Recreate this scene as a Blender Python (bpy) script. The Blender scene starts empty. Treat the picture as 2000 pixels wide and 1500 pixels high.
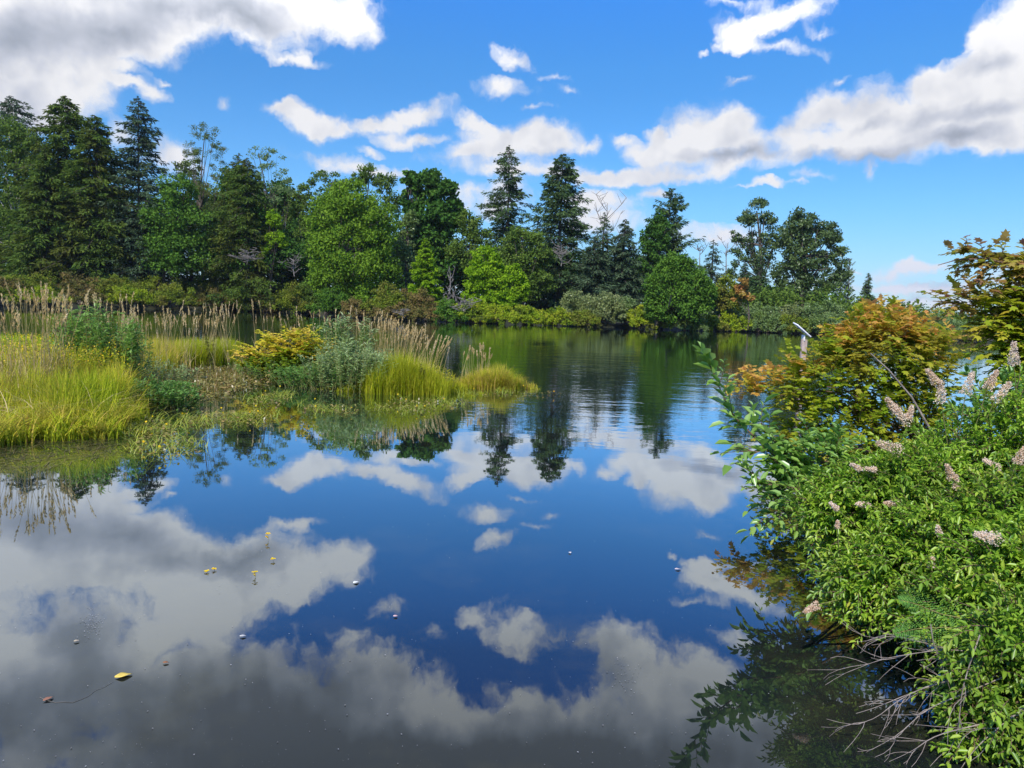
import bpy, math, random
import numpy as np
from mathutils import Matrix

R = math.radians
rng = np.random.default_rng(7)
random.seed(7)
sc = bpy.context.scene
COL = sc.collection

# ------------------------------------------------------------------ camera
H_CAM = 1.5
HAZE = .00012
FPX, PITCH, ROLL = 1387.0, R(6.1), R(2.1)
f_ = np.array([0, math.cos(PITCH), -math.sin(PITCH)])
r0 = np.array([1.0, 0, 0]); u0 = np.array([0, math.sin(PITCH), math.cos(PITCH)])
c_r = math.cos(ROLL)*r0 + math.sin(ROLL)*u0
c_u = -math.sin(ROLL)*r0 + math.cos(ROLL)*u0
cam_d = bpy.data.cameras.new('camera'); cam = bpy.data.objects.new('camera', cam_d); COL.objects.link(cam)
cam_d.sensor_width = 36; cam_d.lens = 36*FPX/2000; cam_d.clip_start = 0.05; cam_d.clip_end = 60000
cam.matrix_world = Matrix(((c_r[0], c_u[0], -f_[0], 0), (c_r[1], c_u[1], -f_[1], 0), (c_r[2], c_u[2], -f_[2], H_CAM), (0, 0, 0, 1)))
sc.camera = cam

def ray(px, py):
    d = f_*FPX + c_r*(px-1000) + c_u*(750-py)
    return d/np.linalg.norm(d)
def G(px, py, z=0.0):
    d = ray(px, py); t = (z-H_CAM)/d[2]
    return np.array([d[0]*t, d[1]*t, z])
def W(px, py, D):
    d = ray(px, py); d = d*(D/d[1])
    return np.array([d[0], d[1], d[2]+H_CAM])
def azel(px, py, mirror=False):
    d = ray(px, py)
    return math.atan2(d[0], d[1]), math.asin(-d[2] if mirror else d[2])

# ------------------------------------------------------------------ render / exposure
sc.view_settings.view_transform = 'Standard'; sc.view_settings.look = 'None'
sc.view_settings.exposure = 0.25; sc.view_settings.gamma = 1.0
sc.render.engine = 'CYCLES'
cy = sc.cycles
cy.max_bounces = 6; cy.diffuse_bounces = 3; cy.glossy_bounces = 3; cy.transmission_bounces = 3
cy.use_denoising = True
cy.caustics_reflective = False; cy.caustics_refractive = False

# ------------------------------------------------------------------ sun
SUN_EL, SUN_AZ = R(46), R(-155)      # azimuth measured from +Y towards +X: behind the camera, on its left
sun_d = bpy.data.lights.new('sun', 'SUN'); sun_d.energy = 4.9; sun_d.angle = R(0.6); sun_d.color = (1.0, 0.93, 0.82)
sun = bpy.data.objects.new('sun', sun_d); COL.objects.link(sun)
to_sun = np.array([math.sin(SUN_AZ)*math.cos(SUN_EL), math.cos(SUN_AZ)*math.cos(SUN_EL), math.sin(SUN_EL)])
from mathutils import Vector
sun.rotation_euler = Vector(to_sun).to_track_quat('Z', 'Y').to_euler()

# ------------------------------------------------------------------ world: sky with clouds
# (pixel x, pixel y, rx, ry, tilt deg, weight) ; directions of real clouds in the sky
CL = [
 (20,130,210,110,0,1.3),(60,40,260,100,0,1.5),(250,30,190,85,0,1.3),(430,5,190,95,0,1.2),(590,25,150,70,0,1.2),(690,50,60,50,30,.9),(60,200,130,50,0,1.1),
 (215,150,60,30,10,.55),(250,165,34,13,15,.9),(300,184,38,24,15,.9),(245,128,60,12,20,.5),(322,157,18,8,10,.8),(575,118,70,12,8,.42),(600,112,16,22,10,.4),
 (445,202,26,22,-20,1.0),(225,262,40,34,10,1.1),(325,312,70,40,10,1.3),(640,315,90,20,10,.6),
 (535,208,44,18,12,1.1),(590,226,56,28,15,1.2),(625,250,55,30,10,1.2),(680,247,48,20,5,1.1),
 (790,232,70,18,-5,.9),(835,212,56,20,-12,.75),(785,273,58,18,3,1.0),(835,268,36,13,0,.8),(745,245,50,11,5,.8),(925,236,52,18,12,.85),(720,298,30,10,10,.5),
 (1000,272,115,40,0,1.4),(900,300,85,24,-6,1.2),(1080,270,60,34,0,1.1),(960,330,120,16,0,.8),(1095,335,95,26,0,1.1),(925,372,120,22,-3,1.0),(1200,348,85,22,0,1.1),
 (1152,278,30,16,0,.85),(1222,273,30,12,0,.75),(730,338,80,15,3,.95),(820,345,60,14,0,.7),
 (1260,350,120,22,0,1.1),(1370,338,95,20,-4,1.0),(1185,392,90,20,0,.9),(1286,381,36,13,0,1.2),(960,405,80,24,0,1.0),(1160,430,120,30,0,.8),(1400,470,130,22,0,.7),(1100,385,80,16,0,.8),
 (1370,262,88,60,-10,1.5),(1315,300,60,36,-15,1.1),(1445,250,56,46,25,1.3),(1265,303,50,30,0,1.0),(1450,312,100,24,0,.8),(1290,262,24,12,0,.8),
 (1560,235,60,34,-20,1.2),(1612,205,52,40,0,1.5),(1700,210,90,50,-8,1.5),(1810,165,56,34,0,1.4),(1900,150,110,50,-15,1.5),(1985,110,80,60,0,1.4),(1965,40,60,70,20,1.1),(1925,72,44,26,20,1.0),(2060,20,90,120,0,1.3),
 (1560,280,110,36,0,1.2),(1700,275,110,42,0,1.3),(1850,275,130,42,-8,1.4),(1960,235,120,70,-8,1.5),(1815,225,90,50,-20,1.2),(1740,250,80,40,-10,1.0),(2100,200,160,110,0,1.5),(1710,330,16,22,0,.8),(1610,335,60,14,0,.5),
 (1480,58,72,34,-12,1.0),(1540,38,56,22,-15,.8),(1592,30,50,32,-25,.6),(1505,97,100,15,3,.85),(1440,4,70,14,0,.7),(1612,72,40,9,-3,.6),(1445,155,42,9,-20,.45),(1375,108,20,9,-20,.4),(1640,148,30,8,-15,.35),
 (1008,110,42,20,20,.7),(985,166,58,24,8,.85),(1082,148,36,9,5,.5),(1038,210,40,8,5,.45),(1105,176,20,12,0,.35),
 (1512,358,38,11,0,.95),(1462,366,40,6,0,.55),(1575,354,20,6,0,.4),
 (1745,530,60,19,-5,1.1),(1800,522,60,12,0,1.0),(1830,560,120,12,-4,.8),(1745,560,70,12,-4,.8),(1900,578,120,12,0,.8),(1780,590,160,12,0,.6),(1650,560,100,12,0,.6),(2000,540,120,30,0,.7),(1660,522,16,5,0,.5),
]
# clouds seen only as reflections (pixel positions in the water)
CM = [
 (330,1130,280,60,0,.55),(150,1290,340,110,0,1.6),(420,1200,150,50,-10,1.2),(300,1450,420,160,0,1.7),(640,1420,320,140,15,1.7),(700,1300,180,60,15,.8),(900,1460,320,130,8,1.6),
 (1000,1238,95,46,15,1.0),(930,1210,70,26,-30,.4),(1190,1255,90,60,20,1.1),(1270,1330,200,100,20,1.3),(1130,1480,300,120,0,1.5),(1420,1420,230,120,12,1.4),(1650,1480,250,160,0,1.3),
 (1395,1145,56,34,10,.7),(1480,1260,120,26,20,.42),(560,1130,60,50,0,.5),(740,1190,60,26,0,.35),(840,1240,60,26,0,.4),(600,1560,900,170,0,1.5),(1400,1640,900,170,0,1.5),(-250,1250,400,250,0,1.3),
]
# darker undersides: (x, y, rx, ry, tilt, amount, mirrored)
CG = [
 (60,80,170,60,0,.9,0),(480,30,130,34,10,1.0,0),(330,10,130,40,0,.5,0),(240,60,90,40,0,.6,0),(40,200,90,40,0,.35,0),(1870,272,140,24,-8,.75,0),(1930,215,100,22,-8,.5,0),(1700,300,90,20,0,.7,0),(1800,235,90,26,-25,.5,0),(1580,300,80,16,0,.5,0),
 (1460,300,70,26,-10,.9,0),(1400,300,80,16,0,.3,0),(1700,245,60,18,-20,.35,0),(1940,120,60,24,0,.3,0),(1480,60,60,24,0,.4,0),(1100,300,100,16,0,.2,0),
 (1850,545,120,10,-5,.6,0),(1780,580,120,10,-5,.6,0),
 (150,1400,420,150,0,1.5,1),(500,1480,380,130,0,1.5,1),(150,1230,150,40,0,.5,1),(900,1480,380,90,0,1.3,1),(1200,1500,300,60,0,.9,1),(1500,1450,260,80,0,.6,1),(700,1560,900,150,0,1.2,1),(640,1330,160,60,15,.7,1),
]
world = bpy.data.worlds.new('World'); sc.world = world; world.use_nodes = True
nt = world.node_tree; nt.nodes.clear()
class NT:
    def __init__(s, nt): s.nt = nt
    def n(s, t, **k):
        o = s.nt.nodes.new(t)
        for a, b in k.items(): setattr(o, a, b)
        return o
    def set(s, inp, v):
        if hasattr(v, 'is_output') or hasattr(v, 'links'): s.nt.links.new(v, inp)
        else: inp.default_value = v
    def m(s, op, a, b=None, c=None, clamp=False):
        o = s.n('ShaderNodeMath', operation=op, use_clamp=clamp)
        for i, v in enumerate((a, b, c)):
            if v is not None: s.set(o.inputs[i], v)
        return o.outputs[0]
    def vm(s, op, a, b=None, scale=None):
        o = s.n('ShaderNodeVectorMath', operation=op)
        s.set(o.inputs[0], a)
        if b is not None: s.set(o.inputs[1], b)
        if scale is not None: s.set(o.inputs['Scale'], scale)
        return o.outputs['Value' if op in ('LENGTH', 'DOT_PRODUCT') else 'Vector']
    def noise(s, vec, scale, detail=5, rough=.55, lac=2.0, out='Fac', dist=0, dim='3D'):
        o = s.n('ShaderNodeTexNoise'); o.noise_dimensions = dim; s.set(o.inputs['Vector'], vec)
        o.inputs['Scale'].default_value = scale; o.inputs['Detail'].default_value = detail
        o.inputs['Roughness'].default_value = rough; o.inputs['Lacunarity'].default_value = lac; o.inputs['Distortion'].default_value = dist
        return o.outputs[out]
    def mr(s, v, a, b, c, d, smooth=False):
        o = s.n('ShaderNodeMapRange'); o.interpolation_type = 'SMOOTHSTEP' if smooth else 'LINEAR'
        s.set(o.inputs[0], v)
        for i, x in enumerate((a, b, c, d)): s.set(o.inputs[i+1], x)
        return o.outputs[0]
    def mix(s, f, a, b):
        o = s.n('ShaderNodeMix', data_type='RGBA'); s.set(o.inputs[0], f); s.set(o.inputs[6], a); s.set(o.inputs[7], b); return o.outputs[2]
    def ramp(s, v, stops, interp='LINEAR'):
        o = s.n('ShaderNodeValToRGB'); s.set(o.inputs[0], v); cr = o.color_ramp; cr.interpolation = interp
        while len(cr.elements) < len(stops): cr.elements.new(.5)
        for e, (p, c) in zip(cr.elements, stops): e.position = p; e.color = (*c, 1) if len(c) == 3 else c
        return o.outputs[0]
    def link(s, a, b): s.nt.links.new(a, b)
N = NT(nt)
tc = N.n('ShaderNodeTexCoord').outputs['Generated']
sep = N.n('ShaderNodeSeparateXYZ'); N.link(tc, sep.inputs[0])
az = N.m('ARCTAN2', sep.outputs[0], sep.outputs[1]); el = N.m('ARCSINE', sep.outputs[2])
cmb = N.n('ShaderNodeCombineXYZ'); N.link(az, cmb.inputs[0]); N.link(el, cmb.inputs[1]); P0 = cmb.outputs[0]
wn = N.noise(P0, 9, 2, .6, out='Color', dim='2D'); wn2 = N.noise(P0, 34, 3, .62, out='Color', dim='2D')
w1 = N.vm('SCALE', N.vm('SUBTRACT', wn, (.5, .5, .5)), scale=.034)
w2 = N.vm('SCALE', N.vm('SUBTRACT', wn2, (.5, .5, .5)), scale=.022)
P = N.vm('ADD', P0, N.vm('ADD', w1, w2))
def blob_sum(lst):
    acc = None
    for (x, y, rx, ry, tilt, wgt, mir) in lst:
        if wgt < 1: wgt = .38+.62*wgt
        a0, e0 = azel(x, y, mir); t = R(tilt)
        ax, ex = azel(x+rx*math.cos(t), y+rx*math.sin(t), mir)
        ay, ey = azel(x-ry*math.sin(t), y+ry*math.cos(t), mir)
        lx = math.hypot(ax-a0, ex-e0); ly = math.hypot(ay-a0, ey-e0)
        ang = math.atan2(ex-e0, ax-a0)
        mp = N.n('ShaderNodeMapping', vector_type='TEXTURE')
        mp.inputs[1].default_value = (a0, e0, 0); mp.inputs[2].default_value = (0, 0, ang); mp.inputs[3].default_value = (lx*1.22, ly*1.22, 1)
        N.link(P, mp.inputs[0])
        g = N.n('ShaderNodeTexGradient', gradient_type='SPHERICAL'); N.link(mp.outputs[0], g.inputs[0])
        acc = N.m('MULTIPLY_ADD', g.outputs[1], wgt, acc if acc is not None else 0.0)
    return acc
dens = blob_sum([(*c, False) for c in CL] + [(*c, True) for c in CM])
grey = blob_sum([(*c[:6], bool(c[6])) for c in CG])
# generic cover for the parts of the sky the photograph does not show
elm = N.mr(el, .62, .95, 0, 1, True); azm = N.mr(N.m('ABSOLUTE', az), .85, 1.3, 0, 1, True)
oth = N.m('MAXIMUM', elm, azm)
gen = N.mr(N.noise(tc, 3.2, 3, .55), .5, .66, 0, .7)
dens = N.m('MULTIPLY_ADD', gen, oth, dens)
fr = N.noise(P, 14, 6, .6, dim='2D')                       # edge detail
edge = N.m('MULTIPLY', N.m('SUBTRACT', fr, .52), N.mr(el, .26, .45, 1.9, 3.4))
dd = N.m('ADD', dens, N.m('MULTIPLY', edge, N.mr(dens, 0, .15, 0, 1)))
alpha = N.mr(dd, -.02, 1.0, 0, 1, True)
# billow relief: cloud noise against the same noise a little nearer the sun
offs = (-.016, .020, 0)
b1 = N.noise(P0, 15, 3, .5, dim='2D'); b2 = N.noise(N.vm('ADD', P0, offs), 15, 3, .5, dim='2D')
relief = N.m('MULTIPLY', N.m('SUBTRACT', b1, b2), .75)
thick = N.mr(dd, .6, 2.4, 0, .10)
lit = N.m('SUBTRACT', N.m('ADD', N.m('SUBTRACT', 1.0, N.m('MULTIPLY', grey, .66)), relief), thick)
lit = N.m('ADD', lit, N.m('MULTIPLY', N.m('SUBTRACT', fr, .5), .18))
big = N.noise(P, 5, 3, .5, dim='2D')
lit = N.m('ADD', lit, N.m('MULTIPLY', N.m('SUBTRACT', big, .46), N.mr(el, .27, .40, 0, 2.0, True)))
ccol = N.ramp(N.m('MULTIPLY', lit, 1.0, clamp=True), [(0, (2.6, 2.75, 3.1)), (.35, (3.9, 4.2, 4.8)), (.65, (5.8, 6.0, 6.6)), (1, (8.9, 8.8, 8.75))])
sky = N.n('ShaderNodeTexSky', sky_type='NISHITA'); sky.sun_disc = False; sky.sun_elevation = SUN_EL; sky.sun_rotation = SUN_AZ
sky.air_density = 1.0; sky.dust_density = .15; sky.ozone_density = 3.5
hs = N.n('ShaderNodeHueSaturation'); hs.inputs['Saturation'].default_value = 1.35; hs.inputs['Value'].default_value = 1.5; N.link(sky.outputs[0], hs.inputs['Color'])
skyc = N.vm('MULTIPLY', hs.outputs[0], N.ramp(N.mr(el, 0, .65, 0, 1), [(0, (.50, .66, .80)), (.22, (.58, .86, 1.0)), (.48, (.64, .95, 1.08)), (1, (.22, .62, 1.15))]))
high = N.mr(el, .24, .50, 1, 1.7, True)          # overhead clouds, out of view, boosted to brighten their reflection in the water
fin = N.mix(alpha, N.vm('SCALE', skyc, scale=N.mr(el, .27, .60, 1, 1.9, True)), N.vm('SCALE', ccol, scale=high))
bg = N.n('ShaderNodeBackground'); N.link(fin, bg.inputs[0]); bg.inputs[1].default_value = 0.088
wo = N.n('ShaderNodeOutputWorld'); N.link(bg.outputs[0], wo.inputs[0])
world.cycles.sampling_method = 'MANUAL'; world.cycles.sample_map_resolution = 512

# ------------------------------------------------------------------ materials
def newmat(name):
    m = bpy.data.materials.new(name); m.use_nodes = True; m.node_tree.nodes.clear()
    return m, NT(m.node_tree)
MATS = {}
def leaf_mat(name, stops, transl=.35, gloss=.06, patch=None):
    """leaf colour varies leaf by leaf (attribute 'v'); part of the light passes through"""
    if name in MATS: return MATS[name]
    m, n = newmat(name)
    v = n.n('ShaderNodeAttribute', attribute_name='v').outputs['Fac']
    col = n.ramp(v, [(i/(len(stops)-1), c) for i, c in enumerate(stops)])
    if patch:
        ps, pc, pa = patch
        pos = n.n('ShaderNodeNewGeometry').outputs['Position']
        col = n.mix(n.mr(n.noise(pos, ps, 3, .6), .48, .62, 0, pa), col, (*pc, 1))
    d = n.n('ShaderNodeBsdfDiffuse'); n.link(col, d.inputs[0])
    t = n.n('ShaderNodeBsdfTranslucent'); n.link(col, t.inputs[0])
    mx = n.n('ShaderNodeMixShader'); mx.inputs[0].default_value = transl; n.link(d.outputs[0], mx.inputs[1]); n.link(t.outputs[0], mx.inputs[2])
    out = mx.outputs[0]
    if gloss:
        g = n.n('ShaderNodeBsdfGlossy'); g.inputs['Roughness'].default_value = .38; g.inputs[0].default_value = (.8, .85, .9, 1)
        m2 = n.n('ShaderNodeMixShader'); m2.inputs[0].default_value = gloss; n.link(out, m2.inputs[1]); n.link(g.outputs[0], m2.inputs[2]); out = m2.outputs[0]
    o = n.n('ShaderNodeOutputMaterial'); n.link(out, o.inputs[0])
    MATS[name] = m; return m
def solid_mat(name, c1, c2, scale=8, rough=.85, bump=.3):
    if name in MATS: return MATS[name]
    m, n = newmat(name)
    pos = n.n('ShaderNodeNewGeometry').outputs['Position']
    f = n.noise(pos, scale, 5, .6)
    col = n.mix(n.mr(f, .35, .65, 0, 1), (*c1, 1), (*c2, 1))
    b = n.n('ShaderNodeBsdfPrincipled'); n.link(col, b.inputs['Base Color']); b.inputs['Roughness'].default_value = rough
    b.inputs['Specular IOR Level'].default_value = .25
    bp = n.n('ShaderNodeBump'); bp.inputs['Strength'].default_value = bump; bp.inputs['Distance'].default_value = .02; n.link(f, bp.inputs['Height']); n.link(bp.outputs[0], b.inputs['Normal'])
    o = n.n('ShaderNodeOutputMaterial'); n.link(b.outputs[0], o.inputs[0])
    MATS[name] = m; return m

bark = solid_mat('bark', (.07, .055, .045), (.14, .12, .1), 5)
dead_far = solid_mat('weathered_wood', (.15, .135, .12), (.26, .235, .21), 3)
bark_pale = solid_mat('pale_bark', (.3, .28, .25), (.45, .43, .4), 4)
dead_wood = solid_mat('dead_wood', (.17, .14, .115), (.34, .29, .245), 25)
twig_brown = solid_mat('twig_bark', (.1, .06, .04), (.2, .13, .09), 30)
stem_green = solid_mat('green_stem', (.16, .2, .05), (.28, .24, .1), 20)

LEAF = {
 'conifer':   leaf_mat('dark_needles', [(0.039, 0.079, 0.032), (0.079, 0.141, 0.050), (0.141, 0.207, 0.062)], .25, 0),
 'spruce':    leaf_mat('grey_green_needles', [(0.038, 0.075, 0.039), (0.072, 0.123, 0.060), (0.120, 0.167, 0.083)], .25, 0),
 'cedar':     leaf_mat('cedar_sprays', [(0.047, 0.098, 0.020), (0.094, 0.164, 0.027), (0.164, 0.229, 0.041)], .3, 0, (.25, (.11, .09, .02), .5)),
 'sparse':    leaf_mat('pine_sprays', [(0.091, 0.156, 0.046), (0.130, 0.195, 0.052), (0.208, 0.195, 0.065)], .3, 0),
 'round':     leaf_mat('alder_leaves', [(0.104, 0.204, 0.018), (0.169, 0.300, 0.027), (0.234, 0.372, 0.038)], .4, 0),
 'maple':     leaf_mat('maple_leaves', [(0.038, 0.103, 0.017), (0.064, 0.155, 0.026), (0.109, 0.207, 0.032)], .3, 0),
 'mid':       leaf_mat('mid_green_leaves', [(0.072, 0.131, 0.022), (0.118, 0.196, 0.032), (0.183, 0.261, 0.050)], .35, 0),
 'pale':      leaf_mat('pale_leaves', [(0.132, 0.216, 0.078), (0.192, 0.288, 0.104), (0.240, 0.336, 0.130)], .4, 0),
 'bright':    leaf_mat('bright_leaves', [(.15, .29, .012), (.24, .41, .018), (.34, .50, .03)], .45, 0),
 'willow':    leaf_mat('willow_leaves', [(0.165, 0.220, 0.063), (0.253, 0.308, 0.103), (0.341, 0.385, 0.149)], .4, .02),
 'poplar':    leaf_mat('cottonwood_leaves', [(0.056, 0.098, 0.032), (0.096, 0.158, 0.045), (0.152, 0.217, 0.064)], .35, .02),
 'dense':     leaf_mat('dense_leaves', [(0.063, 0.150, 0.019), (0.105, 0.219, 0.029), (0.161, 0.294, 0.040)], .35, 0),
 'olive':     leaf_mat('olive_leaves', [(0.116, 0.174, 0.019), (0.198, 0.268, 0.029), (0.313, 0.349, 0.040)], .35, 0, (.55, (.20, .14, .05), .5)),
 'rust':      leaf_mat('rusty_leaves', [(0.168, 0.172, 0.044), (0.213, 0.167, 0.050), (0.280, 0.184, 0.077)], .3, 0, (.8, (.10, .13, .03), .7)),
 'yellow':    leaf_mat('yellow_green_leaves', [(0.196, 0.322, 0.018), (0.333, 0.425, 0.024), (0.437, 0.437, 0.048)], .4, 0, (.6, (.12, .20, .025), .75)),
 'greygreen': leaf_mat('grey_green_leaves', [(0.120, 0.204, 0.058), (0.180, 0.270, 0.078), (0.252, 0.336, 0.117)], .35, .02, (.5, (.13, .20, .03), .7)),
 'orange':    leaf_mat('orange_leaves', [(.16, .24, .03), (.38, .26, .05), (.50, .22, .07)], .35, .02),
}

# ------------------------------------------------------------------ geometry helpers
def npmesh(name, parts, mats, parent=None, smooth=False):
    """parts: (V(n,3), F(m,k), material index, v(n) or None) -> ONE mesh object"""
    Vs, off = [], 0; li, ls, lt, mi, vv = [], [], [], [], []; lo = 0
    for V, F, k, v in parts:
        V = np.asarray(V, float); F = np.asarray(F, np.int64)
        Vs.append(V); li.append((F+off).ravel()); m, q = F.shape
        ls.append(lo + np.arange(m)*q); lt.append(np.full(m, q)); mi.append(np.full(m, k)); lo += m*q
        vv.append(np.full(len(V), .5) if v is None else v); off += len(V)
    V = np.concatenate(Vs); li = np.concatenate(li); ls = np.concatenate(ls); lt = np.concatenate(lt); mi = np.concatenate(mi); vv = np.concatenate(vv)
    me = bpy.data.meshes.new(name)
    me.vertices.add(len(V)); me.loops.add(len(li)); me.polygons.add(len(ls))
    me.vertices.foreach_set('co', V.astype(np.float32).ravel())
    me.loops.foreach_set('vertex_index', li.astype(np.int32))
    me.polygons.foreach_set('loop_start', ls.astype(np.int32)); me.polygons.foreach_set('loop_total', lt.astype(np.int32))
    me.polygons.foreach_set('material_index', mi.astype(np.int32))
    if smooth: me.polygons.foreach_set('use_smooth', np.ones(len(ls), bool))
    a = me.attributes.new('v', 'FLOAT', 'POINT'); a.data.foreach_set('value', vv.astype(np.float32))
    for m in mats: me.materials.append(m)
    me.update(calc_edges=True); me.validate()
    o = bpy.data.objects.new(name, me); COL.objects.link(o)
    if parent is not None: o.parent = parent; o.matrix_parent_inverse = Matrix.Translation(-parent.location)
    return o
def tag(o, label=None, cat=None, group=None, kind=None):
    if label: o['label'] = label
    if cat: o['category'] = cat
    if group: o['group'] = group
    if kind: o['kind'] = kind
    return o
def empty(name, loc, label, cat, group=None):
    e = bpy.data.objects.new(name, None); COL.objects.link(e); e.location = tuple(float(x) for x in loc); e.empty_display_size = .2
    return tag(e, label, cat, group)
def nrm(a): return a/np.maximum(np.linalg.norm(a, axis=-1, keepdims=True), 1e-9)
def rdir(n): return nrm(rng.normal(size=(n, 3)))
LEAF4 = (np.array([(0, 0, 0), (.5, .45, .08), (0, 1, 0), (-.5, .45, .08)], float), np.array([(0, 1, 2, 3)]))
LEAF6 = (np.array([(0, 0, 0), (.42, .28, .13), (.36, .66, .10), (0, 1, -.10), (-.36, .66, .10), (-.42, .28, .13)], float), np.array([(0, 1, 2, 3), (0, 3, 4, 5)]))
LOBED = (np.array([(0, 0, 0), (.30, .10, .05), (.62, .22, 0), (.36, .42, .08), (.55, .72, 0), (.22, .66, .06), (0, 1.02, -.08), (-.22, .66, .06), (-.55, .72, 0), (-.36, .42, .08), (-.62, .22, 0), (-.30, .10, .05)], float),
         np.array([(0, 1, 2, 3), (0, 3, 4, 5), (0, 5, 6, 7), (0, 7, 8, 9), (0, 9, 10, 11)]))
def place(tpl, P, Y, Z, L, wid, v):
    """stamp a leaf template: base P, axis Y, normal Z, length L, width wid"""
    T, F = tpl; n = len(P); k = len(T)
    Y = nrm(Y); X = nrm(np.cross(Y, Z)); Z = np.cross(X, Y)
    L = np.broadcast_to(L, n); wid = np.broadcast_to(wid, n)
    V = P[:, None] + X[:, None]*(T[None, :, 0:1]*wid[:, None, None]) + Y[:, None]*(T[None, :, 1:2]*L[:, None, None]) + Z[:, None]*(T[None, :, 2:3]*L[:, None, None])
    FF = F[None] + (np.arange(n)*k)[:, None, None]
    return V.reshape(-1, 3), FF.reshape(-1, F.shape[1]), np.repeat(np.clip(v, 0, 1), k)
def tube(pts, r, k=5):
    pts = np.asarray(pts, float); n = len(pts); r = np.broadcast_to(np.asarray(r, float), n)
    t = nrm(np.gradient(pts, axis=0)); ref = np.array([.31, .87, .38]); a = nrm(np.cross(t, ref)); b = np.cross(t, a)
    th = np.arange(k)*2*math.pi/k
    V = (pts[:, None] + a[:, None]*(np.cos(th)[None, :, None]*r[:, None, None]) + b[:, None]*(np.sin(th)[None, :, None]*r[:, None, None])).reshape(-1, 3)
    F = [(i*k+j, i*k+(j+1) % k, (i+1)*k+(j+1) % k, (i+1)*k+j) for i in range(n-1) for j in range(k)]
    return V, np.array(F)
def join_tubes(lst, mi=0):
    Vs, Fs, o = [], [], 0
    for V, F in lst: Vs.append(V); Fs.append(F+o); o += len(V)
    return np.concatenate(Vs), np.concatenate(Fs), mi, None
def bez(a, b, bend, n=6):
    a, b = np.asarray(a, float), np.asarray(b, float); t = np.linspace(0, 1, n)[:, None]
    return a*(1-t)+b*t + np.asarray(bend)*(4*t*(1-t))

# ------------------------------------------------------------------ trees
def crown(blobs, n, leaf, clump=.3, clumps=None, up=.4, hollow=.45, tpl=LEAF4, wr=.62, flat=.75, hang=0):
    """leaves gathered in clumps over the shells of ellipsoids (centre, radii)"""
    areas = np.array([(b[1][0]*b[1][2])**.8 for b in blobs]); areas /= areas.sum()
    out = []
    for (c, r), w in zip(blobs, areas):
        nn = max(30, int(n*w)); nc = clumps or max(7, int(nn/70))
        u = rdir(nc*2); u = u[u[:, 2] > -.75][:nc]; nc = len(u)
        fr = hollow+(1-hollow)*rng.random(nc)**.6
        cc = c + u*r*fr[:, None]*.86
        cr = clump*min(r[0], r[2])*(.6+.8*rng.random(nc))
        cv = rng.normal(.5, .17, nc)
        k = rng.integers(0, nc, nn)
        d = rdir(nn)*(rng.random(nn)**.45)[:, None]
        p = cc[k] + d*cr[k][:, None]*np.array([1.15, 1.15, flat])
        nz = nrm(d*.6 + np.array([0, 0, up]) + rdir(nn)*.75)
        y = nrm(rdir(nn)+np.array([0, 0, -.35-hang])+d*.5)
        L = leaf*(.65+.7*rng.random(nn))
        out.append(place(tpl, p, y, nz, L, L*wr, cv[k]+rng.normal(0, .14, nn)))
    V, F, v, o = [], [], [], 0
    for a, b, c in out: V.append(a); F.append(b+o); v.append(c); o += len(a)
    return np.concatenate(V), np.concatenate(F), 0, np.concatenate(v)
def pblobs(lst, D, depth=.85):
    out = []
    for b in lst:
        px, py, rx, ry = b[:4]; dd = b[4] if len(b) > 4 else 0
        c = W(px, py, D+dd); s = (D+dd)/FPX
        out.append((c, np.array([rx*s, max(rx, .6*ry)*s*depth, ry*s])))
    return out
GZ = .35
def limbs(base, blobs, r, n=3):
    """trunk up into the crown, limbs into every part of it"""
    lst = []; top = max((b[0] for b in blobs), key=lambda q: q[2])
    tp = np.array([top[0], top[1], top[2]])
    L = bez(base, tp, (rng.normal(0, .25), rng.normal(0, .25), 0), 8)
    lst.append(tube(L, np.linspace(r, r*.25, 8), 7))
    for c, rr in blobs:
        for _ in range(n):
            s = L[rng.integers(2, 6)]
            e = c + rdir(1)[0]*rr*.75
            if e[2] < s[2]: e[2] = s[2]+abs(e[2]-s[2])*.3
            lst.append(tube(bez(s, e, (0, 0, -.06*np.linalg.norm(e-s)), 5), np.linspace(r*.38, r*.06, 5), 5))
    return lst
def broadleaf(label, blobs, D, mat, n, leaf=.26, name='broadleaf_tree', cat='tree', group=None, r=.22, clump=.3, base_px=None, hollow=.45, barkm=None, nl=3, **kw):
    B = pblobs(blobs, D); cx = base_px if base_px is not None else blobs[-1][0]
    base = W(cx, 620, D); base[2] = GZ-.1
    e = empty(name, base, label, cat, group)
    npmesh('trunk', [join_tubes(limbs(base, B, r, nl))], [barkm or bark], e, True)
    npmesh('crown', [crown(B, n, leaf, clump, hollow=hollow, **kw)], [LEAF[mat]], e)
    return e
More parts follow.
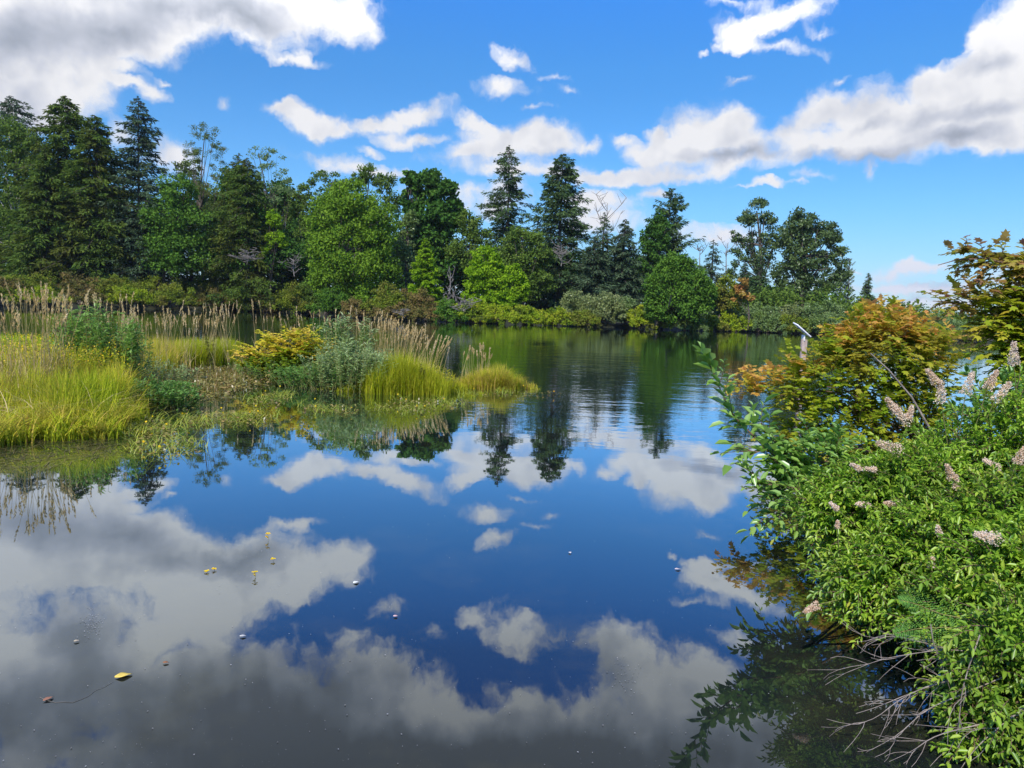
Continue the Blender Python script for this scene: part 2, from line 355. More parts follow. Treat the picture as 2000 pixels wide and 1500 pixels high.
def conifer(label, px, top, D, hw, crown_y, mat, nb=170, tw=55, irregular=.35, power=.75, droop=.25, leaf=.42, group=None, name='conifer_tree', r=.28, lift=0, wr=.3):
    """px/top: tip; hw: half width of the skirt in pixels; crown_y: pixel row where the branches start"""
    tip = W(px, top, D); base = np.array([tip[0], D, GZ-.1]); zb = max(W(px, crown_y, D)[2], GZ+.2)
    if crown_y >= 490: zb = GZ+.6; nb = int(nb*1.25)
    Hc = tip[2]-zb; Wd = hw*D/FPX
    e = empty(name, base, label, 'tree', group)
    lean = rng.normal(0, .15, 2); tl = np.linspace(0, 1, 8)
    tr = [tube(np.stack([base[0]+lean[0]*tl*(1-tl)*2, base[1]+lean[1]*tl*(1-tl)*2, base[2]+(tip[2]-base[2])*tl], 1), np.linspace(r, .02, 8), 7)]
    P, Y, Z, v, Ls = [], [], [], [], []
    for i in range(nb):
        t = (i+rng.random())/nb; t = 1-(1-t)**1.0
        z = zb+Hc*t
        Lb = Wd*1.12*((1-t)**power)*(1+irregular*rng.normal()*.75)
        Lb = max(Lb, .10)+.05
        a = rng.random()*2*math.pi; d = np.array([math.cos(a), math.sin(a), 0])
        m = int(tw*1.2*(.25+Lb/max(Wd, .1)))
        s = rng.random(m)**.75
        up = lift*(1 if t > .5 else .4)
        zz = up*Lb*s*(1-.3*s) - droop*Lb*s**1.6 + .12*Lb*s**4
        side = rng.normal(0, 1, m)*Lb*.13*(1.1-s)
        sd = np.array([-d[1], d[0], 0])
        p = np.array([base[0], base[1], z]) + d*(Lb*s)[:, None] + sd*side[:, None]
        p[:, 2] += zz - abs(rng.normal(0, .10, m))*Lb*.55 + rng.normal(0, .05, m)*min(1, Lb)
        P.append(p); Y.append(d*.7+sd*np.sign(side)[:, None]*.5+np.array([0, 0, -.35])+rdir(m)*.45); Z.append(rdir(m)*.7+np.array([0, 0, .7]))
        v.append(np.clip(rng.normal(.45, .15)+rng.normal(0, .12, m)+.2*(s-.5), 0, 1)); Ls.append(leaf*(.55+.7*rng.random(m))*(.28+.72*min(1, Lb/1.6)))
        if i % 2 == 0:
            tt = np.linspace(0, 1, 4)
            q = np.array([base[0], base[1], z]) + d*(Lb*.95*tt)[:, None]; q[:, 2] += up*Lb*tt*(1-.3*tt)-droop*Lb*tt**1.6
            tr.append(tube(q, np.linspace(.05, .012, 4), 4))
    P, Y, Z, v, Ls = map(np.concatenate, (P, Y, Z, v, Ls))
    npmesh('trunk', [join_tubes(tr)], [bark], e, True)
    V, F, vv = place(LEAF4, P, Y, Z, Ls*1.1, Ls*wr, v)
    npmesh('crown', [(V, F, 0, vv)], [LEAF[mat]], e)
    return e
def bare_tree(label, px, top, D, hw, base_y, n=9, mat=None, group=None, name='bare_tree', r=.09, seed=0):
    tip = W(px, top, D); b = W(px, base_y, D); b[2] = max(b[2], GZ-.1)
    Hh = tip[2]-b[2]; Wd = hw*D/FPX; tr = []
    L = bez(b, tip, (rng.normal(0, .2), 0, 0), 8); tr.append(tube(L, np.linspace(r, .02, 8), 5))
    for i in range(n):
        s = L[rng.integers(1, 7)]; e = s+np.array([rng.uniform(-1, 1)*Wd, rng.uniform(-1, 1)*Wd*.6, Hh*rng.uniform(.12, .45)])
        br = bez(s, e, (0, 0, -.1*Hh*rng.random()), 5); tr.append(tube(br, np.linspace(r*.5, .018, 5), 4))
        for j in range(4):
            s2 = br[rng.integers(1, 5)]; e2 = s2+np.array([rng.uniform(-.5, .5)*Wd, rng.uniform(-.4, .4)*Wd, Hh*rng.uniform(.04, .2)])
            tr.append(tube(bez(s2, e2, (0, 0, 0), 3), np.linspace(.03, .014, 3), 4))
    o = npmesh(name, [join_tubes(tr)], [mat or dead_far], None, True)
    return tag(o, label, 'tree', group)

exec_parts = []
# ------------------------------------------------------------------ water
def water_mat():
    m, n = newmat('pond_water')
    pos = n.n('ShaderNodeNewGeometry').outputs['Position']
    mp = n.n('ShaderNodeMapping'); n.link(pos, mp.inputs[0]); mp.inputs[3].default_value = (.55, 1.0, 1)
    dist = n.vm('LENGTH', pos)
    a = n.noise(mp.outputs[0], 5.5, 3, .5); b = n.noise(mp.outputs[0], 1.1, 2, .5)
    patch = n.noise(pos, .07, 2, .5)
    amp = n.m('MULTIPLY', n.mr(dist, 5.5, 15, .035, 1, True), n.mr(patch, .40, .60, .25, 1, True))
    amp = n.m('MULTIPLY', amp, n.mr(dist, 18, 60, 1, .30, True))
    hgt = n.m('MULTIPLY', n.m('ADD', n.m('MULTIPLY', a, .6), n.m('MULTIPLY', b, 1.6)), amp)
    bp = n.n('ShaderNodeBump'); bp.inputs['Strength'].default_value = 1.0; bp.inputs['Distance'].default_value = .011; n.link(hgt, bp.inputs['Height'])
    # long swell so that reflections far off are drawn out a little
    lw = n.n('ShaderNodeLayerWeight'); lw.inputs[0].default_value = .5; n.link(bp.outputs[0], lw.inputs['Normal'])
    fac = n.ramp(lw.outputs['Facing'], [(0, (.02,)*3), (.40, (.07,)*3), (.55, (.17,)*3), (.68, (.42,)*3), (.80, (.70,)*3), (.93, (.92,)*3), (1, (.98,)*3)])
    g = n.n('ShaderNodeBsdfGlossy'); g.inputs['Roughness'].default_value = .012; g.inputs[0].default_value = (.86, .94, 1, 1); n.link(bp.outputs[0], g.inputs['Normal'])
    weed = n.mr(n.noise(pos, .9, 6, .65), .5, .72, 0, 1)
    bed = n.mix(weed, (.010, .013, .012, 1), (.035, .034, .016, 1))
    d = n.n('ShaderNodeBsdfDiffuse'); n.link(bed, d.inputs[0])
    mx = n.n('ShaderNodeMixShader'); n.link(fac, mx.inputs[0]); n.link(d.outputs[0], mx.inputs[1]); n.link(g.outputs[0], mx.inputs[2])
    o = n.n('ShaderNodeOutputMaterial'); n.link(mx.outputs[0], o.inputs[0])
    return m
wt = npmesh('water', [(np.array([(-400, -30, 0), (400, -30, 0), (400, 400, 0), (-400, 400, 0)]), np.array([(0, 1, 2, 3)]), 0, None)], [water_mat()])
tag(wt, kind='structure')

# ------------------------------------------------------------------ ground: one sheet, under the pond and out to the horizon
SH = [(-300,598),(0,600),(200,603),(450,607),(560,612),(700,622),(850,629),(1000,634),(1100,637),(1230,641),(1330,645),(1450,648),(1560,652),(1640,656),(1760,660),(1900,667),(2100,675)]
SHW = [G(x, y) for x, y in SH]
SAZ = np.array([math.atan2(p[0], p[1]) for p in SHW]); SRR = np.array([math.hypot(p[0], p[1]) for p in SHW])
def ground_h(x, y):
    r = np.hypot(x, y); a = np.arctan2(x, y)
    rs = np.interp(a, SAZ, SRR) + 1.2*np.sin(a*37)+.8*np.sin(a*83+1)
    d1 = r-rs-2.6
    d2 = np.where((y < 8.5), x-(2.45+.12*y+.12*np.sin(y*3.1)), -9); d2 = np.minimum(d2, (8.5-y)*.8)
    d3 = -1.2-y
    d = np.maximum(np.maximum(d1, d2), d3)
    s = np.clip((d+1)/2.2, 0, 1); s = s*s*(3-2*s)
    return -.7+s*1.05+np.clip(d-3, 0, 40)*.006*(r < 400)
th = np.linspace(-math.pi, math.pi, 241)[:-1]; rr = np.concatenate([np.linspace(.3, 12, 36), np.geomspace(12.6, 45, 16), np.linspace(47, 90, 40), np.geomspace(95, 9000, 22)])
TT, RR = np.meshgrid(th, rr); gx, gy = RR*np.sin(TT), RR*np.cos(TT); gz = ground_h(gx, gy)
V = np.stack([gx.ravel(), gy.ravel(), gz.ravel()], 1); nt_, nr_ = len(th), len(rr)
F = np.array([(i*nt_+j, (i+1)*nt_+j, (i+1)*nt_+(j+1) % nt_, i*nt_+(j+1) % nt_) for i in range(nr_-1) for j in range(nt_)])[:, ::-1]
soil = solid_mat('soil', (.02, .025, .010), (.035, .034, .018), 1.5)
gnd = npmesh('ground', [(V, F, 0, None)], [soil], None, True); tag(gnd, kind='structure')
# far blue ridge
def ridge(name, prof, D, depth, mat):
    P = [W(x, y, D) for x, y in prof]; n = len(P); Vv = []
    for p in P: Vv += [(p[0], D-depth, -5), (p[0], D-depth*.4, p[2]*.55), (p[0], D, p[2]), (p[0], D+depth, -5)]
    F = [(i*4+k, (i+1)*4+k, (i+1)*4+k+1, i*4+k+1) for i in range(n-1) for k in range(3)]
    o = npmesh(name, [(np.array(Vv), np.array(F), 0, None)], [mat], None, True); return tag(o, kind='structure')
hillm = solid_mat('far_forest', (.03, .06, .035), (.06, .09, .05), .01)
prof = []
for x in range(1700, 2240, 14):
    y = 612 + 20*((x-1800)/120.0)**2*.35 if x < 1800 else 607+ (x-1800)*.10 + 3*math.sin(x*.06)+2*math.sin(x*.17)
    prof.append((x, min(y, 640)))
ridge('mountain', prof, 4200, 900, hillm)

# ------------------------------------------------------------------ far woods
FG = 'trees of the far bank'
def BL(*a, **k): k.setdefault('group', FG); return broadleaf(*a, **k)
def CO(*a, **k): k.setdefault('group', FG); return conifer(*a, **k)
# left part
CO('grey-green conifer tip rising behind the leafy tree at the left edge of the wood', 22, 187, 96, 95, 330, 'spruce', 190, 55, .3, .7, lift=.15)
BL('light green leafy tree with a pale leaning trunk at the left edge of the wood', [(18,262,50,36),(55,300,26,60),(5,330,60,60),(40,400,44,70),(0,460,60,60)], 88, 'mid', 16000, .3, barkm=bark_pale, base_px=60)
BL('dark leafy tree filling the low left corner of the wood', [(-30,380,60,110),(20,470,60,60),(70,480,40,50)], 92, 'maple', 9000, .32)
CO('tall dark cedar with a pointed top, widest tree of the left wood', 128, 187, 84, 112, 500, 'cedar', 420, 80, .35, .62, droop=.35, leaf=.5, lift=.1)
CO('cedar with a lower blunt top pressed against the right side of the tallest cedar', 184, 224, 82, 82, 510, 'cedar', 320, 80, .35, .55, droop=.35, leaf=.5)
CO('olive cedar with drooping sprays in front of the tallest cedar', 88, 300, 80, 70, 520, 'cedar', 260, 80, .3, .55, droop=.4, leaf=.5)
CO('slender dark spruce with open lacy branches left of the white cloud', 270, 188, 83, 66, 500, 'spruce', 330, 52, .35, .62, droop=.3, leaf=.45, lift=.35)
BL('dark green tree with a domed crown right of the slender spruce', [(345,372,40,36),(335,420,56,50),(365,450,50,60),(350,500,70,50),(320,480,50,60)], 82, 'dense', 17000, .3)
BL('brown-tinged small crown behind the domed tree of the left wood', [(370,330,28,24),(380,380,24,40)], 92, 'sparse', 2400, .28)
BL('open-crowned pine with daylight between its tiers', [(400,262,32,20),(374,290,22,14),(428,292,22,15),(398,312,44,18),(440,345,34,14),(372,350,30,14),(405,372,44,16),(420,410,40,20),(400,455,44,28)], 86, 'sparse', 9500, .2, clump=.36, name='pine_tree', base_px=402, r=.17, nl=2, wr=.35)
CO('small pointed conifer just right of the open-crowned pine', 466, 298, 86, 50, 500, 'cedar', 200, 60, .35, .6)
CO('second small pointed conifer beside the pale feathery tree', 482, 308, 84, 66, 520, 'cedar', 300, 70, .35, .55, droop=.35)
BL('pale blue-green feathery tree, thin and see-through', [(505,300,18,16),(532,308,22,18),(520,335,30,20),(552,345,22,18),(560,372,18,14),(540,385,34,20)], 92, 'pale', 2300, .22, clump=.4, base_px=560, r=.14)
BL('small bright green tree in a gap of the dark wood', [(537,430,17,26),(545,470,18,26),(528,478,16,28)], 83, 'bright', 2600, .24, r=.1)
BL('dark shrubby tree under the pale feathery tree', [(500,430,44,50),(560,500,50,50),(470,500,60,50)], 85, 'maple', 10000, .28)
BL('thin twiggy tree at the dip in the treeline', [(600,375,30,24),(625,352,26,22),(650,352,20,16),(618,420,30,36),(590,440,24,30)], 88, 'mid', 3600, .25, clump=.34, r=.13)
# middle
BL('big round light green tree, the broadest crown of the middle bank', [(690,395,62,48),(655,430,56,58),(725,440,56,62),(690,490,88,74),(650,540,56,60),(735,540,44,66),(700,590,80,40),(640,470,40,50)], 76, 'round', 42000, .28, clump=.26, r=.4)
BL('darker leafy tree peeping over the round light green tree', [(722,340,26,22),(752,362,24,24),(700,350,22,16),(768,395,22,26),(670,365,20,16)], 88, 'mid', 5200, .26, clump=.34)
BL('tall dark green maple with a rounded top', [(838,362,42,36),(805,392,26,36),(868,392,34,40),(845,430,60,44),(890,420,22,24),(835,480,58,54),(860,520,56,44),(800,350,20,18)], 83, 'maple', 26000, .34, tpl=LEAF4, wr=.9, clump=.24, r=.4)
BL('grey-green narrow tree between the round tree and the maple', [(795,432,22,32),(790,480,26,40),(798,530,26,40)], 80, 'greygreen', 5200, .25)
BL('mid green tree on the right shoulder of the maple', [(915,440,26,30),(935,470,28,34),(900,500,40,40),(945,530,34,40)], 82, 'mid', 9000, .27)
CO('young bright green cone-shaped tree below the maple', 831, 464, 75, 33, 570, 'bright', 230, 44, .2, .72, droop=.1, leaf=.34, name='cone_tree', r=.12, wr=.5)
CO('tall ragged spruce, left one of the two tall spruces', 995, 284, 86, 52, 505, 'conifer', 230, 62, .5, .5, droop=.28, leaf=.42, lift=.1)
CO('tall full spruce, right one of the two tall spruces', 1100, 300, 84, 66, 560, 'conifer', 300, 66, .3, .5, droop=.32, leaf=.45, lift=.22, r=.35)
BL('yellow-green bright tree below the two tall spruces', [(952,508,34,30),(942,540,38,36),(972,550,34,40),(930,575,30,28),(960,585,44,28)], 72, 'bright', 15000, .25, r=.2, clump=.24)
BL('lower bright green tree leaning right against the yellow-green tree', [(1005,535,20,26),(1015,570,22,30),(995,585,24,26)], 71, 'bright', 6000, .24, r=.12)
BL('leafy tree with olive patches between the bright tree and the full spruce', [(1020,462,42,28),(1048,500,34,34),(1010,510,40,40),(1055,548,30,40),(1020,560,40,40)], 78, 'mid', 13000, .27)
bare_tree('tangle of bare grey branches hanging before the full spruce', 1096, 478, 76, 22, 520, 16, group='bare trees', r=.05)
bare_tree('bare leafless treetop standing right of the full spruce', 1186, 398, 92, 34, 500, 10, group='bare trees')
CO('small dark spruce with a thin tip next to the bare treetop', 1181, 414, 86, 36, 540, 'conifer', 170, 46, .35, .65, leaf=.38)
CO('brownish spruce standing left of the leafy column', 1221, 428, 82, 46, 570, 'spruce', 260, 52, .3, .6, droop=.35, leaf=.4)
CO('grey-green fir low between the full spruce and the brownish spruce', 1163, 462, 80, 42, 575, 'spruce', 220, 52, .3, .6, leaf=.4)
BL('leafy green column pressed against the dark leaning spruce', [(1285,438,24,24),(1276,470,26,34),(1270,510,26,36),(1292,470,18,30)], 82, 'maple', 8000, .28, clump=.28)
CO('dark brown-green spruce with upswept ragged branches', 1311, 368, 85, 50, 520, 'conifer', 200, 60, .5, .5, droop=.05, leaf=.42, lift=.35)
BL('dense round tree standing at the water edge right of the willow', [(1322,522,38,32),(1300,560,44,46),(1345,560,46,46),(1322,600,62,46),(1375,580,24,44),(1280,600,26,36)], 67, 'dense', 36000, .22, clump=.22, r=.3)
CO('thin conifer with a bare tip behind the dense round tree', 1394, 468, 84, 34, 560, 'spruce', 110, 44, .4, .6, leaf=.36)
bare_tree('faint bare twigs behind the thin conifer', 1368, 480, 88, 26, 540, 6, group='bare trees')
bare_tree('bare twiggy top between the thin conifer and the cottonwoods', 1418, 475, 88, 24, 540, 6, group='bare trees')
BL('small tree with orange-tinged leaves right of the dense round tree', [(1450,556,15,14),(1442,578,14,14),(1462,580,12,14)], 70, 'orange', 1800, .22, r=.1)
BL('yellow-green bush tree beside the orange-tinged tree', [(1415,560,26,26),(1425,590,30,26),(1395,580,20,26)], 71, 'olive', 4200, .24, r=.1)
BL('tall airy cottonwood, left one of the pair', [(1478,412,30,24),(1455,438,26,22),(1500,436,24,24),(1440,462,18,14),(1474,468,40,24),(1510,470,20,20),(1455,500,34,22),(1490,505,30,26),(1440,530,20,20)], 84, 'poplar', 7600, .26, clump=.32, r=.3, base_px=1478)
CO('dark narrow conifer at the foot of the airy cottonwood', 1487, 500, 80, 26, 590, 'conifer', 150, 40, .25, .7)
CO('dark stubby conifer left of the cottonwoods', 1456, 512, 81, 28, 590, 'conifer', 150, 40, .25, .7)
BL('broad dark cottonwood, right one of the pair', [(1565,440,38,32),(1542,470,36,34),(1590,462,36,34),(1620,460,26,30),(1570,505,56,36),(1628,500,30,30),(1545,540,42,34),(1600,545,48,32),(1640,535,22,24),(1560,575,60,24)], 82, 'poplar', 24000, .27, clump=.27, r=.38, base_px=1568)
CO('slim pale poplar just right of the broad cottonwood', 1660, 506, 84, 11, 590, 'greygreen', 110, 24, .3, .35, droop=-.5, leaf=.3, name='poplar_tree', r=.1, lift=.5)
CO('second slim poplar, thinner, leaning on the cottonwood edge', 1646, 498, 86, 10, 590, 'greygreen', 80, 24, .3, .35, droop=-.5, leaf=.3, name='poplar_tree', r=.1, lift=.5)
CO('lone small dark fir at the right end of the wood', 1697, 533, 82, 20, 592, 'conifer', 170, 36, .2, .75, leaf=.36)
# darkness of the wood behind: trees one sees through the gaps
for i, (x, y, rx, ry, mt) in enumerate([(585,520,50,50,'maple'),(405,400,56,50,'mid'),(492,395,40,60,'mid'),(580,425,44,56,'mid'),(650,400,40,44,'mid'),(455,362,30,40,'maple'),(545,385,34,36,'maple'),(60,420,80,90,'maple'),(200,420,90,90,'maple'),(300,440,70,70,'maple'),(430,450,70,60,'maple'),(530,470,70,60,'maple'),(620,470,60,60,'maple'),(760,470,60,70,'maple'),(880,500,70,60,'maple'),(985,520,60,50,'maple'),(1090,530,70,60,'maple'),(1190,540,60,50,'maple'),(1250,540,50,50,'maple'),(1480,570,60,30,'maple'),(1580,580,70,26,'maple')]):
    names = ['grey drooping branches','lower stem of the open-crowned pine','two small pointed conifers','pale feathery tree','round light green tree, left side','first small pointed conifer','bright tree in the gap, upper part','left edge tree','tallest cedar','slender spruce','open-crowned pine','small bright green tree','twiggy tree at the dip','gap beside the maple','right side of the maple','ragged spruce','full spruce','brownish spruce','leafy column','airy cottonwood','broad cottonwood']
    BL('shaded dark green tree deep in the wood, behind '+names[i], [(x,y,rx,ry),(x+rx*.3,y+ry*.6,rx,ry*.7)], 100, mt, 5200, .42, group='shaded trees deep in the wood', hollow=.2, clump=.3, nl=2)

# undergrowth: the mass of leaves one sees between the trunks
def undergrowth(name, prof, D, n, mat, leaf):
    xs = rng.uniform(prof[0][0], prof[-1][0], n//60); tops = np.interp(xs, [q[0] for q in prof], [q[1] for q in prof])
    bl = []
    for x, t in zip(xs, tops):
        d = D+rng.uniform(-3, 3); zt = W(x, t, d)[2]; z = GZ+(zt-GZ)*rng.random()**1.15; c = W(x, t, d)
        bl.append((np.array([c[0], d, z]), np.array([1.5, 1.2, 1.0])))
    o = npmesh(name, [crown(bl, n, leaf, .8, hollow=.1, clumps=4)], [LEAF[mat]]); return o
UNDER = [(-150,330),(60,380),(230,400),(330,440),(430,450),(520,450),(600,440),(760,470),(900,490),(1000,500),(1150,520),(1300,530),(1380,560),(1430,590)]
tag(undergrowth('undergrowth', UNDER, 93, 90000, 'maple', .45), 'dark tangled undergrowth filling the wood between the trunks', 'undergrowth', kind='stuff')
UND2 = [(1400,600),(1480,570),(1650,570),(1700,590),(1900,618),(2150,632)]
tag(undergrowth('undergrowth', UND2, 78, 16000, 'mid', .35), 'low tangled scrub behind the bushes at the right of the wood', 'undergrowth', kind='stuff')

# ------------------------------------------------------------------ shrubs of the far bank, each one its own
SHR = [ # px, top y, half width, extra depth, colour, leaves, words
 (-20,512,60,7,'rust',3600,'rusty brown shrub at the far left end of the bank, upper row'),
 (60,520,56,6,'olive',3600,'olive shrub with a flat top below the tallest cedar'),
 (140,528,54,6,'rust',3400,'rust-brown shrub in the upper row below the cedars'),
 (220,530,52,6,'olive',3400,'green shrub in the upper row below the slender spruce'),
 (300,532,56,6,'olive',3600,'wide green shrub below the domed tree'),
 (385,528,52,6,'olive',3400,'leafy shrub below the open-crowned pine'),
 (450,520,46,6,'olive',3200,'taller green shrub left of the grey fallen branches'),
 (530,530,50,6,'mid',3400,'dark green shrub right of the grey fallen branches'),
 (600,540,44,6,'mid',3400,'dark shrub at the foot of the round light green tree, left side'),
 (-10,552,60,2,'olive',3200,'olive shrub touching the water at the left frame edge'),
 (90,556,52,2,'yellow',1500,'yellowish shrub at the water behind the tall reeds'),
 (165,560,44,2,'rust',2800,'dark brown shrub at the water behind the reeds'),
 (250,556,50,2,'yellow',2600,'yellow-green shrub at the water, brightest of the left bank'),
 (330,552,54,2,'olive',3400,'green shrub at the water above the reed tips'),
 (415,554,50,2,'rust',2600,'brown-flecked shrub at the water right of the reeds'),
 (480,560,40,2,'olive',3000,'green and rust shrub at the water left of the orange island bush'),
 (520,566,26,1.5,'rust',1600,'small maroon shrub wedged between two green shrubs'),
 (572,552,46,1.5,'olive',3600,'rounded green shrub overhanging the dark water'),
 (645,556,44,1.5,'dense',3800,'deep green shrub below the round light green tree'),
 (700,580,34,1.5,'rust',2000,'low maroon shrub at the water right of the deep green shrub'),
 (760,545,52,3,'olive',3600,'olive shrub with rusty top left of the bleached snag'),
 (810,556,42,3,'rust',2800,'rust-coloured shrub below the cone-shaped tree'),
 (770,592,44,1,'rust',2000,'grey-brown twiggy shrub low on the waterline'),
 (835,594,34,1,'rust',1500,'brown dry shrub low on the waterline left of the snag'),
 (880,578,34,1,'dense',3000,'fresh green shrub directly left of the bleached snag'),
 (925,584,38,1,'yellow',3200,'yellow-green shrub directly right of the bleached snag'),
 (975,590,36,1,'yellow',3200,'yellowish shrub below the bright tree'),
 (1030,592,40,1,'yellow',3400,'yellow-green shrub on the waterline below the olive-patched tree'),
 (1080,598,36,1,'yellow',3000,'low yellow shrub left of the big willow'),
 (1125,560,46,3,'willow',6000,'big grey-green willow bush, left half of the clump'),
 (1175,566,50,2,'willow',6500,'big grey-green willow bush reaching over the water'),
 (1140,604,36,0,'olive',2600,'small green shrub under the willow'),
 (1225,570,34,3,'greygreen',3800,'grey-green bush filling the gap left of the dense round tree'),
 (1248,592,36,0,'yellow',3200,'leafy light green shrub with the leaning dead pole'),
 (1285,612,30,-.5,'olive',2200,'small green shrub at the foot of the dense round tree'),
 (1345,616,34,-.5,'greygreen',2400,'small grey-green shrub on the waterline before the dense round tree'),
 (1388,612,34,0,'olive',2600,'olive shrub wedged at the waterline right of the dense round tree'),
 (1410,586,36,3,'greygreen',4200,'grey-green bush right of the dense round tree'),
 (1425,608,40,0,'yellow',2200,'low yellow-green shrub overhanging the water right of the dense tree'),
 (1475,584,44,3,'greygreen',4600,'rounded grey-green bush under the airy cottonwood'),
 (1490,604,40,0,'greygreen',3800,'soft grey-green bush touching the water under the cottonwoods'),
 (1545,586,46,4,'willow',4600,'pale bush in the upper row under the broad cottonwood'),
 (1548,610,38,0,'olive',3000,'green-yellow bush on the waterline left of the slanted board'),
 (1605,582,48,4,'greygreen',4600,'grey-green bush behind the slanted board'),
 (1610,608,40,1,'greygreen',3600,'low bush on the waterline just right of the slanted board'),
 (1668,588,46,5,'mid',4000,'darker green bush below the slim poplars'),
 (1715,588,44,7,'mid',3600,'dark green bush right of the lone fir'),
 (1765,600,44,6,'greygreen',3400,'bush sloping down right of the lone fir'),
 (1820,612,44,6,'greygreen',3200,'low bush below the blue ridge'),
 (1880,622,50,6,'greygreen',3200,'low bush under the ridge end, left of the maple branches'),
 (1950,628,60,6,'greygreen',3200,'low bush behind the maple branches'),
 (2030,630,60,6,'greygreen',3000,'low bush at the right end of the far bank'),
 (1890,646,50,1,'rust',2600,'brownish low shrub right at the far waterline near the bright water'),
]
def shore_y(px): return np.interp(px, [s[0] for s in SH], [s[1] for s in SH])
for px, top, hw, dd, mt, n, words in SHR:
    sy = shore_y(px); g = G(px, sy); D = g[1]+dd+.6
    base = np.array([W(px, sy, D)[0], D, .05 if dd < 2 else GZ])
    zt = W(px, top, D)[2]; w = hw*D/FPX; h = max(zt-base[2], .8)
    bl = []
    for k in range(9):
        a = rng.uniform(-.75, .75) if k else rng.uniform(-.25, .25)
        hh = h*(1.05-.18*abs(a)-(.30*rng.random() if k else 0))
        bl.append((np.array([base[0]+a*w, D+rng.uniform(-.4, .4), base[2]+hh*.56]), np.array([w*rng.uniform(.28, .55), min(w*.6, 1.6), hh*.46])))
    for k in range(3):   # skirt hanging to the water
        a = (k-1)*.6
        bl.append((np.array([base[0]+a*w, D-.9, base[2]+h*.22]), np.array([w*.45, .9, h*.28])))
    e = empty('shrub', base, words, 'shrub', 'shrubs along the far bank')
    tr = [tube(bez(base+np.array([rng.uniform(-.3, .3)*w, 0, -.1]), b[0]+rdir(1)[0]*b[1]*.5, (0, 0, .1), 4), np.linspace(.05, .015, 4), 4) for b in bl for _ in range(2)]
    npmesh('stems', [join_tubes(tr)], [bark], e, True)
    npmesh('foliage', [crown(bl, int(n*1.7), .17, .34, hollow=.35, flat=.8)], [LEAF[mt]], e)

# dead wood of the far bank
DG = 'dead wood on the far bank'
bare_tree('bleached white snag with forked branches at the waterline', 884, 566, 66, 22, 626, 14, group=DG, name='dead_snag', r=.07)
bare_tree('grey tangle of bare branches low beside the bleached snag', 905, 585, 65.5, 34, 618, 16, group=DG, name='dead_snag', r=.05)
bare_tree('pale broken branch pointing up above the bleached snag', 877, 520, 70, 9, 575, 3, group=DG, name='dead_snag', r=.08)
bare_tree('heap of grey fallen branches among the left shrubs', 482, 492, 76, 30, 516, 18, group=DG, name='dead_snag', r=.04)
bare_tree('thin grey branches drooping left of the round light green tree', 575, 500, 74, 24, 540, 9, group=DG, name='dead_snag', r=.05)
bare_tree('dry grey twigs on the waterline below the rust-coloured shrub', 790, 606, 65, 22, 624, 8, group=DG, name='dead_snag', r=.03)
a, b = W(1311, 576, 61), G(1290, 640)
pole = npmesh('dead_pole', [join_tubes([tube(bez(b-np.array([0, 0, .3]), a, (.12, 0, 0), 6), np.linspace(.09, .05, 6), 6), tube(bez(b+(a-b)*.5, b+(a-b)*.62+np.array([.7, 0, .25]), (0, 0, 0), 3), (.03, .02, .015), 4)])], [dead_wood], None, True)
tag(pole, 'thin pale dead pole leaning right over the water by the dense round tree', 'dead pole')

